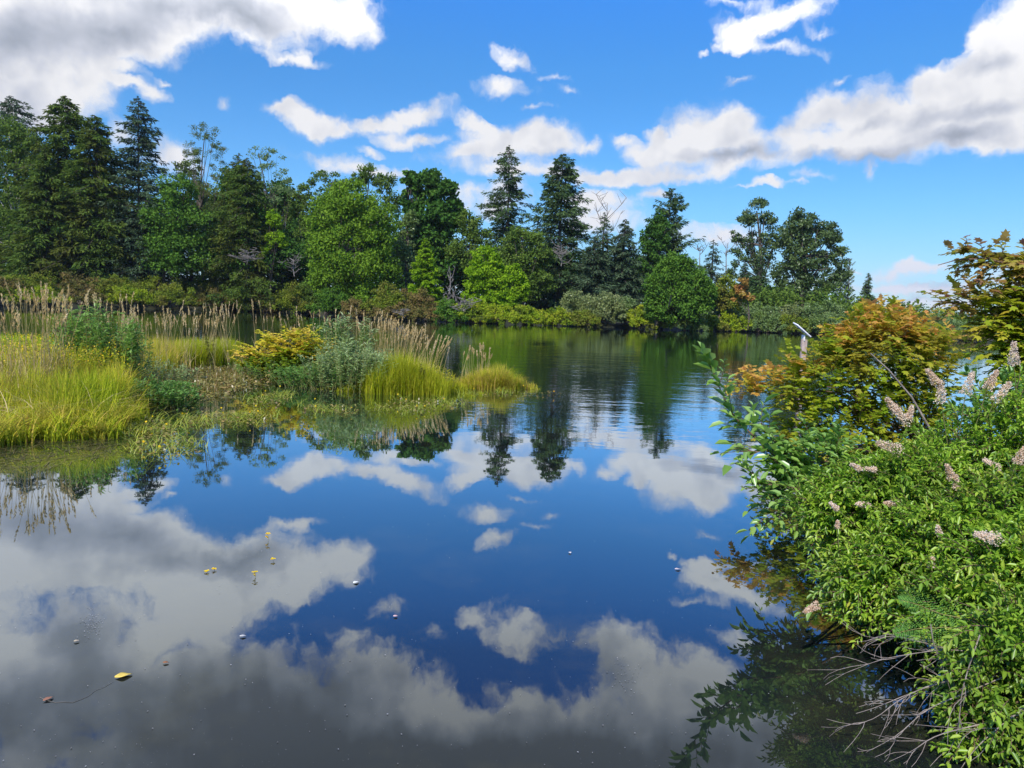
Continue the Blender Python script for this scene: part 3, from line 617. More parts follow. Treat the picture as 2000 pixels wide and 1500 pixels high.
# ------------------------------------------------------------------ marsh plants
LEAF.update({
 'sedge':   leaf_mat('sedge_blades', [(0.243, 0.340, 0.018), (0.459, 0.529, 0.030), (0.675, 0.605, 0.060), (0.720, 0.479, 0.144)], .45, 0, (1.6, (.40, .27, .08), .45)),
 'lime':    leaf_mat('lime_blades', [(.20, .36, .015), (.34, .52, .02), (.46, .56, .04)], .4, 0),
 'ygrass':  leaf_mat('yellow_blades', [(0.229, 0.340, 0.015), (0.405, 0.460, 0.020), (0.546, 0.500, 0.050)], .45, 0),
 'dry':     leaf_mat('dry_stalks', [(0.390, 0.351, 0.120), (0.624, 0.494, 0.216), (0.754, 0.598, 0.312)], .25, 0),
 'head':    leaf_mat('seed_heads', [(.50, .36, .14), (.68, .52, .24), (.82, .68, .40)], .4, .02),
 'herb':    leaf_mat('herb_leaves', [(0.104, 0.240, 0.036), (0.195, 0.372, 0.060), (0.312, 0.504, 0.096)], .4, .05),
 'silver':  leaf_mat('silver_leaves', [(0.188, 0.322, 0.081), (0.300, 0.437, 0.138), (0.475, 0.552, 0.276)], .4, .04),
 'darkherb':leaf_mat('dark_herb_leaves', [(0.080, 0.195, 0.034), (0.144, 0.315, 0.051), (0.224, 0.405, 0.085)], .35, .04),
 'gold':    leaf_mat('golden_leaves', [(.46, .52, .03), (.74, .60, .06), (.80, .50, .14)], .4, .02),
 'petal':   leaf_mat('yellow_petals', [(.70, .50, .01), (.80, .60, .02), (.80, .48, .01)], .3, .02),
 'weed':    leaf_mat('pond_weed', [(.10, .11, .02), (.22, .22, .03), (.34, .27, .06), (.34, .20, .07)], .3, .06),
 'wetgrass':leaf_mat('floating_blades', [(.16, .24, .02), (.32, .40, .03), (.50, .50, .05)], .35, .05),
 'mat_dark':leaf_mat('sunken_blades', [(.05, .05, .015), (.10, .09, .025), (.17, .14, .04)], .1, .08),
 'vmaple':  leaf_mat('turning_maple_leaves', [(.22, .36, .02), (.36, .48, .03), (.52, .54, .04), (.68, .48, .07)], .55, .02, (2.6, (.62, .36, .08), .40)),
 'vorange': leaf_mat('orange_maple_leaves', [(.50, .54, .05), (.68, .54, .07), (.76, .46, .10), (.72, .32, .10)], .55, .03),
 'vred':    leaf_mat('red_green_maple_leaves', [(.30, .42, .04), (.40, .42, .05), (.46, .28, .08), (.30, .14, .10)], .5, .04),
 'willowl': leaf_mat('broad_willow_leaves', [(.16, .33, .05), (.27, .47, .08), (.38, .57, .14)], .45, .06),
 'spirea':  leaf_mat('spirea_leaves', [(0.120, 0.272, 0.018), (0.220, 0.407, 0.028), (0.340, 0.533, 0.045), (0.460, 0.601, 0.070), (.50, .46, .08)], .45, .03, (3.2, (.10, .19, .03), .45)),
 'plume':   leaf_mat('pink_plume', [(.60, .40, .22), (.82, .66, .50), (.90, .80, .68)], .4, 0),
 'fern':    leaf_mat('fern_green', [(.07, .20, .02), (.12, .29, .03), (.18, .36, .05)], .4, .04),
})
def poly_sample(poly_px, n):
    P = np.array([G(x, y)[:2] for x, y in poly_px]); lo, hi = P.min(0), P.max(0); out = []
    while sum(map(len, out)) < n:
        q = rng.uniform(lo, hi, (n*3, 2)); ins = np.zeros(len(q), bool); j = len(P)-1
        for i in range(len(P)):
            xi, yi = P[i]; xj, yj = P[j]
            c = ((yi > q[:, 1]) != (yj > q[:, 1])) & (q[:, 0] < (xj-xi)*(q[:, 1]-yi)/(yj-yi+1e-12)+xi); ins ^= c; j = i
        out.append(q[ins])
    q = np.concatenate(out)[:n]; return np.concatenate([q, np.zeros((n, 1))], 1)
def tufted(P, k, spread):
    """gather points into tufts"""
    c = P[rng.integers(0, len(P), len(P))][:max(3, len(P)//k)]
    return c[rng.integers(0, len(c), len(P))] + np.concatenate([rng.normal(0, spread, (len(P), 2)), np.zeros((len(P), 1))], 1)
def blades(P, Hh, wid, bend, v, segs=4, lay=0.0):
    n = len(P); a = rng.random(n)*2*math.pi; d = np.stack([np.cos(a), np.sin(a), np.zeros(n)], 1)
    Hh = np.broadcast_to(Hh, n)[:, None]; bend = np.broadcast_to(bend, n)[:, None]
    s = np.linspace(0, 1, segs+1)
    cen = [P + np.array([0, 0, 1.])*Hh*(si*(1-lay) - bend*.45*si*si*(1-lay)*1.0) + d*Hh*(lay*si+bend*.8*si*si) for si in s]
    side = np.stack([-d[:, 1], d[:, 0], np.zeros(n)], 1); wv = [1, 1, .85, .55, .06] if segs == 4 else np.linspace(1, .06, segs+1)
    V = np.zeros((n, (segs+1)*2, 3))
    for i, c in enumerate(cen): V[:, 2*i] = c-side*(wid*.5*wv[i]); V[:, 2*i+1] = c+side*(wid*.5*wv[i])
    f = np.array([(2*i, 2*i+1, 2*i+3, 2*i+2) for i in range(segs)])
    F = f[None]+(np.arange(n)*(segs+1)*2)[:, None, None]
    return V.reshape(-1, 3), F.reshape(-1, 4), 0, np.repeat(np.clip(v, 0, 1), (segs+1)*2)
def stuff(name, parts, mats, label): return tag(npmesh(name, parts, mats), label, kind='stuff')
def vnoise(P, sc_=1.3):
    return .5+.25*np.sin(P[:, 0]*sc_+1.3*np.sin(P[:, 1]*sc_*.9))+.25*np.sin(P[:, 1]*sc_*1.7+P[:, 0]*.6)
def at_px(p):   # rough pixel column of a world point, for heights that follow the picture's outline of the plant bed
    return 1000+FPX*p[:, 0]/p[:, 1]

# muddy shoals the marsh plants root in
mudm = solid_mat('marsh_mud', (.025, .028, .012), (.05, .045, .02), 6)
def shoal(poly_px, h):
    P = np.array([G(x, y) for x, y in poly_px]); c = P.mean(0); n = 40; ang = np.linspace(0, 2*math.pi, n+1)[:-1]
    P2 = []; m = len(P)
    for k in range(n):
        t = k/n*m; i = int(t); q = P[i]*(1-(t-i))+P[(i+1) % m]*(t-i); P2.append(q)
    P2 = np.array(P2); rings = []
    for s, z in ((1.06, -.15), (.98, -.01), (.85, h*.6), (.5, h), (.02, h)): r = c+(P2-c)*s; r[:, 2] = z+(rng.normal(0, h*.12, n) if z > 0 else 0); rings.append(r)
    V = np.concatenate(rings); F = np.array([(i*n+j, i*n+(j+1) % n, (i+1)*n+(j+1) % n, (i+1)*n+j) for i in range(4) for j in range(n)])
    return V, F
sl = [([(-120,850),(0,843),(120,838),(205,832),(250,800),(330,780),(300,745),(100,735),(-120,735)], .05), ([(250,742),(330,755),(450,716),(455,700),(330,700),(200,712)], .04),
      ([(490,730),(560,738),(680,750),(740,758),(840,755),(850,745),(700,730),(560,724)], .03)]
parts = []
for p, h in sl: V, F = shoal(p, h); parts.append((V, F, 0, None))
tag(npmesh('ground', parts, [mudm], None, True), kind='structure')

# left marsh: the body of sedge
P = np.concatenate([tufted(poly_sample([(-120,870),(0,858),(120,850),(215,845),(245,800),(240,762),(-120,755)], 15000), 90, .10), poly_sample([(-120,870),(0,858),(120,850),(215,845),(245,800),(240,762),(-120,755)], 8000)])
hh = (.62+.12*vnoise(P, 2.2))*(.55+.6*rng.random(len(P))); hh *= np.clip((P[:, 1]-6.5)/1.8, .30, 1)*(.72+.5*vnoise(P[:, ::-1][:, [1, 2, 0]]*1.0, 4.1))
stuff('sedge', [blades(P, hh, .009, .15+.75*rng.random(len(P))**1.5, .15+.5*vnoise(P, 1.9)+rng.normal(0, .2, len(P)))], [LEAF['sedge']], 'dense yellow-green sedge with rusty streaks filling the left of the marsh')
front = poly_sample([(-120,885),(0,874),(120,862),(235,856),(285,800),(270,770),(225,790),(200,835),(0,848),(-120,855)], 2600); front = tufted(front, 22, .06)
stuff('marsh_edge_grass', [blades(front, .16+.34*rng.random(len(front)), .010, .5+.8*rng.random(len(front)), rng.normal(.4, .25, len(front))), blades(front[::2], .10+.15*rng.random(1300), .02, .4+.5*rng.random(1300), rng.random(1300)*.4)], [LEAF['sedge']], 'straggling bent blades along the front edge of the left marsh')
P = poly_sample([(-120,862),(0,852),(210,842),(245,790),(235,750),(-120,750)], 1500)
stuff('dead_sedge', [blades(P, .35+.45*rng.random(1500), .009, .7+.9*rng.random(1500), rng.random(1500))], [LEAF['dry']], 'dead straw blades bent through the sedge of the left marsh')
# yellow-flowered weeds in the sedge
P = poly_sample([(-120,800),(120,795),(235,790),(262,742),(120,738),(-120,738)], 2600)
V1 = blades(P, .52+.24*rng.random(len(P)), .006, .1+.2*rng.random(len(P)), .3+.2*rng.random(len(P)))
Q = P[rng.integers(0, len(P), 12000)]+np.stack([rng.normal(0, .07, 12000), rng.normal(0, .07, 12000), .25+.5*rng.random(12000)**.8], 1)
lv = place(LEAF4, Q, rdir(12000)+[0, 0, .3], rdir(12000)+[0, 0, .8], .045, .020, rng.random(12000))
nf_ = 2600; Qf = P[rng.integers(0, len(P), nf_)]; Qf = Qf+np.stack([rng.normal(0, .10, nf_), rng.normal(0, .10, nf_), .52+.30*rng.random(nf_)], 1)
fl = place(LEAF4, Qf, rdir(nf_)+[0, -.3, .2], rdir(nf_)*.5+[0, -.4, .8], .022, .018, rng.random(nf_))
stuff('flowering_weeds', [V1, (lv[0], lv[1], 0, lv[2]), (fl[0], fl[1], 2, fl[2])], [LEAF['sedge'], LEAF['herb'], LEAF['petal']], 'small yellow flowers spread over the top of the left marsh')
P = tufted(poly_sample([(-120,762),(60,760),(95,748),(60,738),(-120,738)], 9000), 60, .12)
stuff('lime_grass', [blades(P, .72+.2*rng.random(len(P)), .009, .15+.4*rng.random(len(P)), rng.random(len(P)))], [LEAF['lime']], 'bright lime grass patch behind the flowers at the left frame edge')
# low growth between left marsh and centre island
P = poly_sample([(235,790),(330,800),(470,765),(560,742),(540,728),(430,716),(300,722)], 5200)
Q = P+np.stack([0*P[:, 0], 0*P[:, 0], .20*rng.random(len(P))**2*vnoise(P, 2.5)], 1)
a = place(LEAF4, Q, rdir(len(P))*[1, 1, .5], rdir(len(P))*.6+[0, 0, .8], .07, .03, rng.normal(.5, .25, len(P)))
P3 = tufted(poly_sample([(240,785),(340,790),(460,760),(530,735),(430,716),(300,722)], 2000), 30, .07)
stuff('pond_weeds', [(a[0], a[1], 0, a[2]), blades(P3, .10+.28*rng.random(len(P3))**2, .006, .2+.8*rng.random(len(P3)), rng.random(len(P3)))], [LEAF['weed']], 'brown and yellow low weeds growing out of dark water beside the left marsh')
# yellowish sedge behind it
P = tufted(poly_sample([(330,724),(400,722),(455,714),(452,700),(350,702)], 8500), 70, .10)
stuff('yellow_sedge', [blades(P, .45+.22*rng.random(len(P)), .010, .15+.5*rng.random(len(P)), rng.random(len(P)))], [LEAF['ygrass']], 'yellow sedge below the reed tips right of the left marsh')
P = tufted(poly_sample([(245,755),(330,742),(335,712),(240,716)], 5200), 50, .12)
stuff('meadow_grass', [blades(P, .50+.32*rng.random(len(P)), .008, .15+.5*rng.random(len(P)), rng.random(len(P)))], [LEAF['sedge']], 'mixed grasses in front of the long reed row')
# centre island grasses
P = tufted(poly_sample([(700,764),(760,778),(866,770),(878,750),(800,738),(700,742)], 12000), 80, .09)
c_ = G(792, 762); P = c_+np.stack([rng.normal(0, .46, 13000), rng.normal(0, .30, 13000), np.zeros(13000)], 1); P = tufted(P, 60, .05)
stuff('golden_sedge', [blades(P, (.32+.46*rng.random(len(P)))*(.65+.55*vnoise(P, 5.))*np.exp(-((P[:, 0]-c_[0])/.85)**2), .008, .15+1.0*rng.random(len(P))**1.4, .2+.8*rng.random(len(P)))], [LEAF['ygrass']], 'golden yellow sedge at the right end of the centre island')
P = tufted(poly_sample([(898,760),(960,770),(1032,760),(1022,743),(920,740)], 9000), 60, .08)
c_ = G(965, 757); P = c_+np.stack([rng.normal(0, .32, 8000), rng.normal(0, .22, 8000), np.zeros(8000)], 1); P = tufted(P, 50, .05)
stuff('islet_sedge', [blades(P, (.20+.34*rng.random(len(P)))*(.6+.6*vnoise(P, 6.))*1.15*np.exp(-((P[:, 0]-c_[0])/.62)**2), .007, .25+1.1*rng.random(len(P))**1.3, rng.random(len(P)))], [LEAF['sedge']], 'short mixed sedge covering the small round islet')
# floating grass and weeds
fl_polys = [([(215,850),(330,858),(350,836),(300,815),(240,822)], 800), ([(360,835),(450,832),(545,822),(500,805),(420,808),(350,818)], 800), ([(240,880),(330,900),(395,884),(370,855),(260,850)], 420), ([(590,806),(690,812),(700,798),(600,792)], 260), ([(720,802),(800,810),(895,798),(885,784),(780,782)], 480), ([(470,790),(540,796),(580,772),(520,766)], 300), ([(890,775),(1050,778),(1120,768),(1000,764)], 260)]
pp = []
for poly, n in fl_polys:
    n = int(n*.58)
    P = tufted(poly_sample(poly, n), 34, .11); P[:, 2] = .004
    pp.append(blades(P, .07+.20*rng.random(n)**1.8, .007, .5+.5*rng.random(n), rng.normal(.55, .22, n), lay=.35))
    P = poly_sample(poly, n); P[:, 2] = .004+.05*rng.random(n)**2
    b = place(LEAF4, P, rdir(n)*[1, 1, .4], rdir(n)*.4+[0, 0, .9], .05, .026, rng.normal(.5, .25, n)); pp.append((b[0], b[1], 1, b[2]))
    k = n//34; P = poly_sample(poly, k); P[:, 2] = .05+.08*rng.random(k)
    b = place(LEAF4, P, rdir(k), rdir(k)+[0, -.5, .5], .03, .028, rng.random(k)); pp.append((b[0], b[1], 2, b[2]))
stuff('floating_grass', pp, [LEAF['wetgrass'], LEAF['weed'], LEAF['petal']], 'bright green grass lying in mats on the water in front of the islands')
P = poly_sample([(-100,930),(0,918),(120,912),(240,884),(215,852),(-100,862)], 520); P[:, 2] = .002+.004*rng.random(len(P))
b = blades(P, .12+.30*rng.random(len(P)), .005, .02+.02*rng.random(len(P)), rng.random(len(P)), lay=.99)
stuff('sunken_grass', [b], [LEAF['mat_dark']], 'dark brown-green grass mat on the water before the left marsh')

# reeds with seed heads: one thing per clump
def reed_clump(label, px, py, n, spread, h, lean=0.0, group='clumps of tall seeding reed grass', head=.17):
    c = G(px, py); e = empty('reed_clump', c, label, 'reed grass', group)
    P = np.repeat(c[None], n, 0)+np.stack([rng.normal(0, spread, n), rng.normal(0, spread*.6, n), np.zeros(n)], 1)
    hh = h*(1.02-.32*rng.random(n)**1.3-.1*(rng.random(n) < .2)); a = rng.random(n)*2*math.pi; ln = .03+.26*rng.random(n)**1.6
    d = np.stack([np.cos(a)*ln+lean, np.sin(a)*ln, np.ones(n)], 1)
    tr, Q, Y = [], [], []
    for i in range(n):
        tip = P[i]+d[i]*hh[i]*[1, 1, 1]
        pts = bez(P[i], tip, (-d[i, 0]*hh[i]*.16, 0, .0), 6); tr.append(tube(pts, np.linspace(.0042, .002, 6), 3))
        Q.append(pts[-1]-(pts[-1]-pts[-2])*.3); Y.append(nrm(pts[-1]-pts[-2]))
    lvP = P[rng.integers(0, n, n*3)]; lvs = blades(lvP, h*(.3+.45*rng.random(n*3)), .008, .2+.5*rng.random(n*3), rng.random(n*3))
    V, F, k, _ = join_tubes(tr)
    npmesh('stalks', [(V, F, 0, rng.random(len(V))), lvs], [LEAF['dry']], e)
    for q0, y0 in zip(Q, Y):          # every seed head a part of its own
        m = 26; t = rng.random(m); L = head*(.7+.5*rng.random())
        pos = q0+y0*(t*L)[:, None]+rng.normal(0, 1, (m, 3))*(.0055*np.sin(np.clip(t, .06, .97)*math.pi)**.6)[:, None]
        s = place(LEAF4, pos, y0+rdir(m)*.35, rdir(m), .040, .011, rng.random()*.6+rng.random(m)*.4)
        npmesh('seed_head', [(s[0], s[1], 0, s[2])], [LEAF['head']], e)
    return e
rows = [ # px, base y, n, spread, height, words
 (-8,800,13,.13,1.42,'at the left frame edge'), (18,798,13,.12,1.36,'short one by the left frame edge'), (48,803,16,.10,1.46,'second group from the left frame edge'), (82,798,16,.09,1.50,'with the tallest heads left of the green herb'),
 (112,792,15,.09,1.46,'leaning right, left of the green herb'), (132,792,5,.05,1.52,'lone tall one touching the green herb'), (165,770,10,.22,1.44,'growing through the left half of the green herb'), (205,762,16,.25,1.40,'crowded over the top of the green herb'),
 (250,745,18,.30,1.18,'directly right of the green herb'), (290,736,19,.30,1.20,'in the middle of the long reed row'), (325,730,14,.30,1.16,'beginning the thinner half of the long row'), (360,724,15,.30,1.16,'behind the yellow sedge, left part'),
 (395,720,20,.28,1.28,'behind the yellow sedge, right part'), (425,716,18,.25,1.22,'closing the long row at its right end'), (446,712,10,.15,1.30,'thin, standing apart at the right end')]
for x, y, n, sp, h, w in rows: reed_clump('clump of tan seeding reed grass '+w, x, y, n, sp, h)
reed_clump('few thin reeds standing in water left of the orange island bush', 520, 728, 10, .16, 1.38, -.05)
reed_clump('sparse reeds rising behind the orange island bush', 590, 730, 12, .22, 1.25, -.04)
reed_clump('scattered reeds between the orange bush and the silver herbs', 640, 738, 10, .25, 1.3)
reed_clump('thick tan reeds behind the silver herbs of the centre island', 722, 742, 28, .22, 1.22, head=.19)
reed_clump('thickest tan reeds on the centre island, behind the golden sedge', 765, 744, 44, .24, 1.12, .02, head=.18)
reed_clump('reeds leaning right above the golden sedge', 808, 748, 34, .2, 1.0, .10, head=.17)
reed_clump('low reeds bowing far right over the water at the island end', 838, 752, 20, .16, .85, .22, head=.14)
reed_clump('small group of thin stalks on the left of the round islet', 918, 754, 12, .13, .72, head=.09)
reed_clump('stalks in the middle of the round islet', 938, 752, 10, .1, .74, head=.09)

# leafy herbs
def herb(label, px, py, w, h, ns, mat, leafL, per=26, wr=.26, name='leafy_herb', group='leafy marsh herbs', dome=.35, dy=0, stemm=None, tpl=LEAF4):
    c = G(px, py); e = empty(name, c, label, 'marsh plant', group); tr, Q, Y, v = [], [], [], []
    for i in range(ns):
        a = rng.random()*2*math.pi; r = w*math.sqrt(rng.random()); q = c+np.array([math.cos(a)*r, math.sin(a)*r*.6, 0])
        H1 = h*(1-dome*(r/w)**2)*(.75+.3*rng.random()); tip = q+np.array([math.cos(a)*r*.25+rng.normal(0, .05), rng.normal(0, .05), H1])
        pts = bez(q, tip, (rng.normal(0, .03), 0, 0), 5); tr.append(tube(pts, np.linspace(.006, .002, 5), 3))
        s = rng.random(per)**.75*.97+.03; k = np.clip((s*4).astype(int), 0, 3); f = s*4-k
        Q.append(pts[k]*(1-f)[:, None]+pts[k+1]*f[:, None]); dd = rdir(per)*[1, 1, .3]; Y.append(nrm(dd)+[0, 0, .35]); v.append(.25+.4*s+rng.normal(0, .16, per))
    Q, Y, v = map(np.concatenate, (Q, Y, v)); L = leafL*(.6+.6*rng.random(len(Q)))
    V, F, k, _ = join_tubes(tr); npmesh('stems', [(V, F, 0, None)], [stemm or stem_green], e)
    s = place(tpl, Q, Y, rdir(len(Q))*.5+[0, 0, 1], L, L*wr, v); npmesh('leaves', [(s[0], s[1], 0, s[2])], [LEAF[mat]], e)
    return e
herb('tall fresh green herb standing among the reeds at left', 192, 776, .58, 1.36, 130, 'herb', .085, 48, dome=.3)
herb('thin green herb stems at the right side of the tall green herb', 238, 764, .38, 1.08, 44, 'herb', .07, 36, dome=.3)
herb('small pale herb in front of the tall green herb', 235, 770, .30, .78, 30, 'silver', .06, 26)
herb('grey-green herb spreading between flowers and dark herb', 300, 756, .60, .50, 70, 'silver', .06, 26)
herb('dark green bushy herb at the water edge of the left marsh', 300, 795, .50, .40, 130, 'darkherb', .065, 34, dome=.5)
herb('second dark herb leaning on the dark bushy one', 352, 782, .24, .30, 40, 'darkherb', .06, 30, dome=.5)
herb('green herb below the orange leaves of the island bush', 548, 742, .85, .46, 150, 'herb', .06, 26, dome=.4)
herb('dark green low herb in front of the silver herbs', 630, 756, .75, .45, 120, 'darkherb', .07, 26, dome=.4)
herb('tallest silver-green herb of the centre island, left spire', 655, 752, .22, 1.30, 22, 'silver', .10, 40, dome=.1)
herb('silver-green herb with a tall spire, right one of the two spires', 697, 752, .22, 1.30, 22, 'silver', .10, 40, dome=.1)
herb('wide silver-green herb mass between orange bush and golden sedge', 682, 762, .62, .86, 130, 'silver', .08, 34, dome=.35)
herb('pale herb leaning against the island reeds', 735, 758, .40, .80, 60, 'silver', .08, 30, dome=.3)
herb('thin silver sprout poking out above the orange island bush', 612, 742, .2, 1.05, 8, 'silver', .10, 22, dome=.1)
herb('yellow-flecked herb at the right tip of the centre island', 852, 764, .28, .46, 50, 'sedge', .05, 26, dome=.4)
dk = herb('rust-red dock stalk standing in the golden sedge', 826, 768, .05, .52, 4, 'rust', .05, 60, dome=0, name='dock_plant', group=None)
dk = herb('rust-brown dock stalk in the yellow sedge at left', 412, 722, .06, .72, 4, 'rust', .06, 60, dome=0, name='dock_plant', group=None)

# orange-leaved island bush
def tiers(blobs, n, leaf, mat_v):
    P, Y, Z, v = [], [], [], []
    for c, r in blobs:
        k = max(3, int(n*r[0])); 
        for _ in range(k):
            q = c+rdir(1)[0]*r*[1.15, 1, 2.0]*rng.random()**.4; a = rng.random()*2*math.pi; d = np.array([math.cos(a), math.sin(a), .1+.5*rng.random()]); m = 9; s = np.linspace(0, 1, m)
            sd = np.where(np.arange(m) % 2 == 0, 1, -1)[:, None]*np.array([-d[1], d[0], 0])
            P.append(q+d*(s*.26)[:, None]); Y.append(sd*.9+d*.6+rdir(m)*.2); Z.append(rdir(m)*.3+[0, 0, 1]); v.append(np.full(m, mat_v+rng.normal(0, .22))+rng.normal(0, .12, m))
    P, Y, Z, v = map(np.concatenate, (P, Y, Z, v)); s = place(LEAF6, P, Y, Z, leaf*(.7+.5*rng.random(len(P))), leaf*.62, v); return s[0], s[1], 0, s[2]
D0 = 13.3; c = G(560, 738)
e = empty('orange_bush', c, 'low bush of golden orange leaf sprays on the centre island', 'bush')
B = pblobs([(500,702,34,12),(485,690,22,7),(530,688,34,14),(575,676,34,15),(560,692,44,16),(610,690,40,16),(628,680,24,9),(545,668,18,7),(585,660,22,6)], D0, .6)
npmesh('stems', [join_tubes([tube(bez(c+np.array([rng.uniform(-.4, .4), 0, 0]), b[0]+rdir(1)[0]*b[1]*.6, (0, 0, .1), 5), np.linspace(.012, .004, 5), 4) for b in B for _ in range(5)])], [twig_brown], e, True)
npmesh('leaf_sprays', [tiers(B, 85, .085, .40)], [LEAF['gold']], e)
B2 = pblobs([(505,716,34,9),(550,712,50,16),(600,712,44,16)], D0, .6)
npmesh('lower_leaves', [tiers(B2, 150, .09, .35)], [LEAF['yellow']], e)

# ------------------------------------------------------------------ the signboard on its post
D0 = 12.0; pb = W(1572, 700, D0); top = W(1571, 662, D0)
e = empty('sign_post', (pb[0], D0, .1), 'weathered post carrying a slanted white board, half hidden in orange leaves', 'sign')
def box(c, s, rot=None):
    v = np.array([(x, y, z) for x in (-.5, .5) for y in (-.5, .5) for z in (-.5, .5)])*s
    if rot is not None: v = v@np.array(rot).T
    return v+c, np.array([(0, 1, 3, 2), (4, 6, 7, 5), (0, 4, 5, 1), (2, 3, 7, 6), (0, 2, 6, 4), (1, 5, 7, 3)])
def bevel(o, w=.006):
    m = o.modifiers.new('bevel', 'BEVEL'); m.width = w; m.segments = 2; return o
V, F = box(np.array([top[0]+.0, D0, (top[2]-.5)/2]), (.085, .085, top[2]+.5)); bevel(npmesh('post', [(V, F, 0, None)], [solid_mat('weathered_post', (.30, .23, .20), (.42, .34, .30), 14)], e), .01)
pa, pc = W(1553, 632, D0), W(1580, 656, D0); cc = (pa+pc)/2; dv = pc-pa; L = np.linalg.norm(dv); ax = dv/L; ay = np.array([.25, .97, 0]); ay = nrm(ay-ax*np.dot(ay, ax)); az_ = np.cross(ax, ay)
whitem = solid_mat('white_board', (.70, .72, .74), (.80, .81, .82), 5, .4, .05)
V, F = box(cc, (L, .26, .022), np.stack([ax, ay, az_], 1)); bevel(npmesh('board', [(V, F, 0, None)], [whitem], e))
V, F = box(top+np.array([-.02, 0, .02]), (.02, .12, .10)); bevel(npmesh('bracket', [(V, F, 0, None)], [whitem], e), .004)

# ------------------------------------------------------------------ the near bank at right
def twigs(starts, dirs, length, per, leafL, wr, tpl, v0, droop=.15, spiral=True, vs=.14, tipv=.25):
    """leafy twigs: returns stem tubes and the stamped leaves"""
    n = len(starts); Q, Y, Z, v, tr = [], [], [], [], []
    dirs = nrm(dirs)
    for i in range(n):
        L = length*(.6+.7*rng.random()); side = nrm(np.cross(dirs[i], rdir(1)[0])); end = starts[i]+dirs[i]*L+np.array([0, 0, -droop*L])
        pts = bez(starts[i], end, side*L*.08+np.array([0, 0, .08*L]), 5); tr.append(tube(pts, np.linspace(.0028, .0011, 5), 3))
        m = max(4, int(per*(.7+.5*rng.random()))); s = np.linspace(.08, 1, m); k = np.clip((s*4).astype(int), 0, 3); f = s*4-k
        p = pts[k]*(1-f)[:, None]+pts[k+1]*f[:, None]; ax = nrm(pts[k+1]-pts[k])
        a = np.arange(m)*2.4+rng.random()*6; u1 = nrm(np.cross(ax, np.array([.3, .2, 1.]))); u2 = np.cross(ax, u1)
        rad = u1*np.cos(a)[:, None]+u2*np.sin(a)[:, None] if spiral else u1*np.where(np.arange(m) % 2 == 0, 1, -1)[:, None]
        Q.append(p); Y.append(rad*.85+ax*(.55+.8*(s**3))[:, None]+rdir(m)*.18); Z.append(rdir(m)*.35+[0, 0, .9]+ax*.2)
        v.append(v0+rng.normal(0, .10)+tipv*(s-.6)+rng.normal(0, vs, m))
        
    Q, Y, Z, v = map(np.concatenate, (Q, Y, Z, v)); LL = leafL*(.35+.9*rng.random(len(Q)))
    s = place(tpl, Q, Y, Z, LL, LL*wr, v)
    return tr, (s[0], s[1], 0, s[2])
def fill(blobs, n, out=.5, up=.35, lead=(-.3, -.3, 0)):
    """twig starts and directions over the shells of ellipsoids"""
    w = np.array([b[1][0]*b[1][2] for b in blobs]); w /= w.sum(); S, Dd = [], []
    for (c, r), q in zip(blobs, w):
        k = max(4, int(n*q)); u = rdir(k); S.append(c+u*r*(.35+.6*rng.random(k)**.6)[:, None]); Dd.append(u*out+rdir(k)*.45+[0, 0, up]+np.array(lead))
    return np.concatenate(S), np.concatenate(Dd)
def near_bush(name, label, root, blobs, n, tl, per, leafL, wr, tpl, mat, v0=.45, nst=3, rs=.012, group=None, cat='bush', **kw):
    fk = {k: kw.pop(k) for k in ('out', 'up', 'lead') if k in kw}
    e = empty(name, root, label, cat, group); S, Dd = fill(blobs, n, **fk)
    tr, lv = twigs(S, Dd, tl, per, leafL, wr, tpl, v0, **kw)
    main = [tube(bez(np.array(root)+np.array([rng.normal(0, .08), rng.normal(0, .08), 0]), b[0]+rdir(1)[0]*b[1]*.5, (rng.normal(0, .05), rng.normal(0, .05), .18), 8), np.linspace(rs, rs*.3, 8), 5) for b in blobs for _ in range(nst)]
    npmesh('branches', [join_tubes(main+tr)], [twig_brown], e, True); npmesh('leaves', [lv], [LEAF[mat]], e)
    return e
# vine-maple like shrub with orange tips
root = (3.9, 6.6, .1)
Bo = pblobs([(1728,655,56,30),(1665,690,40,24),(1720,700,90,50),(1610,745,70,50),(1790,705,60,50),(1540,775,40,24),(1640,830,110,70),(1760,820,100,80),(1590,900,80,60),(1680,950,110,50),(1820,760,50,60)], 6.6, .7)
e = near_bush('maple_shrub', 'wide shrub of olive leaves turning orange, overhanging the bright water', root, Bo, 1350, .27, 10, .058, .85, LOBED, 'vmaple', .28, 3, .014, spiral=False, up=.35, lead=(-.25, -.1, 0), tipv=.3)
Bt = pblobs([(1725,640,55,22),(1720,618,24,14),(1672,668,40,20),(1650,690,34,16),(1780,650,40,20),(1820,680,30,22),(1570,728,30,14),(1500,745,30,14),(1465,750,20,12),(1455,765,22,10)], 6.6, .7)
S, Dd = fill(Bt, 320, up=.5, lead=(-.15, 0, 0)); tr, lv = twigs(S, Dd, .17, 9, .055, .85, LOBED, .5, spiral=False, tipv=.4)
npmesh('orange_tips', [lv], [LEAF['vorange']], e)
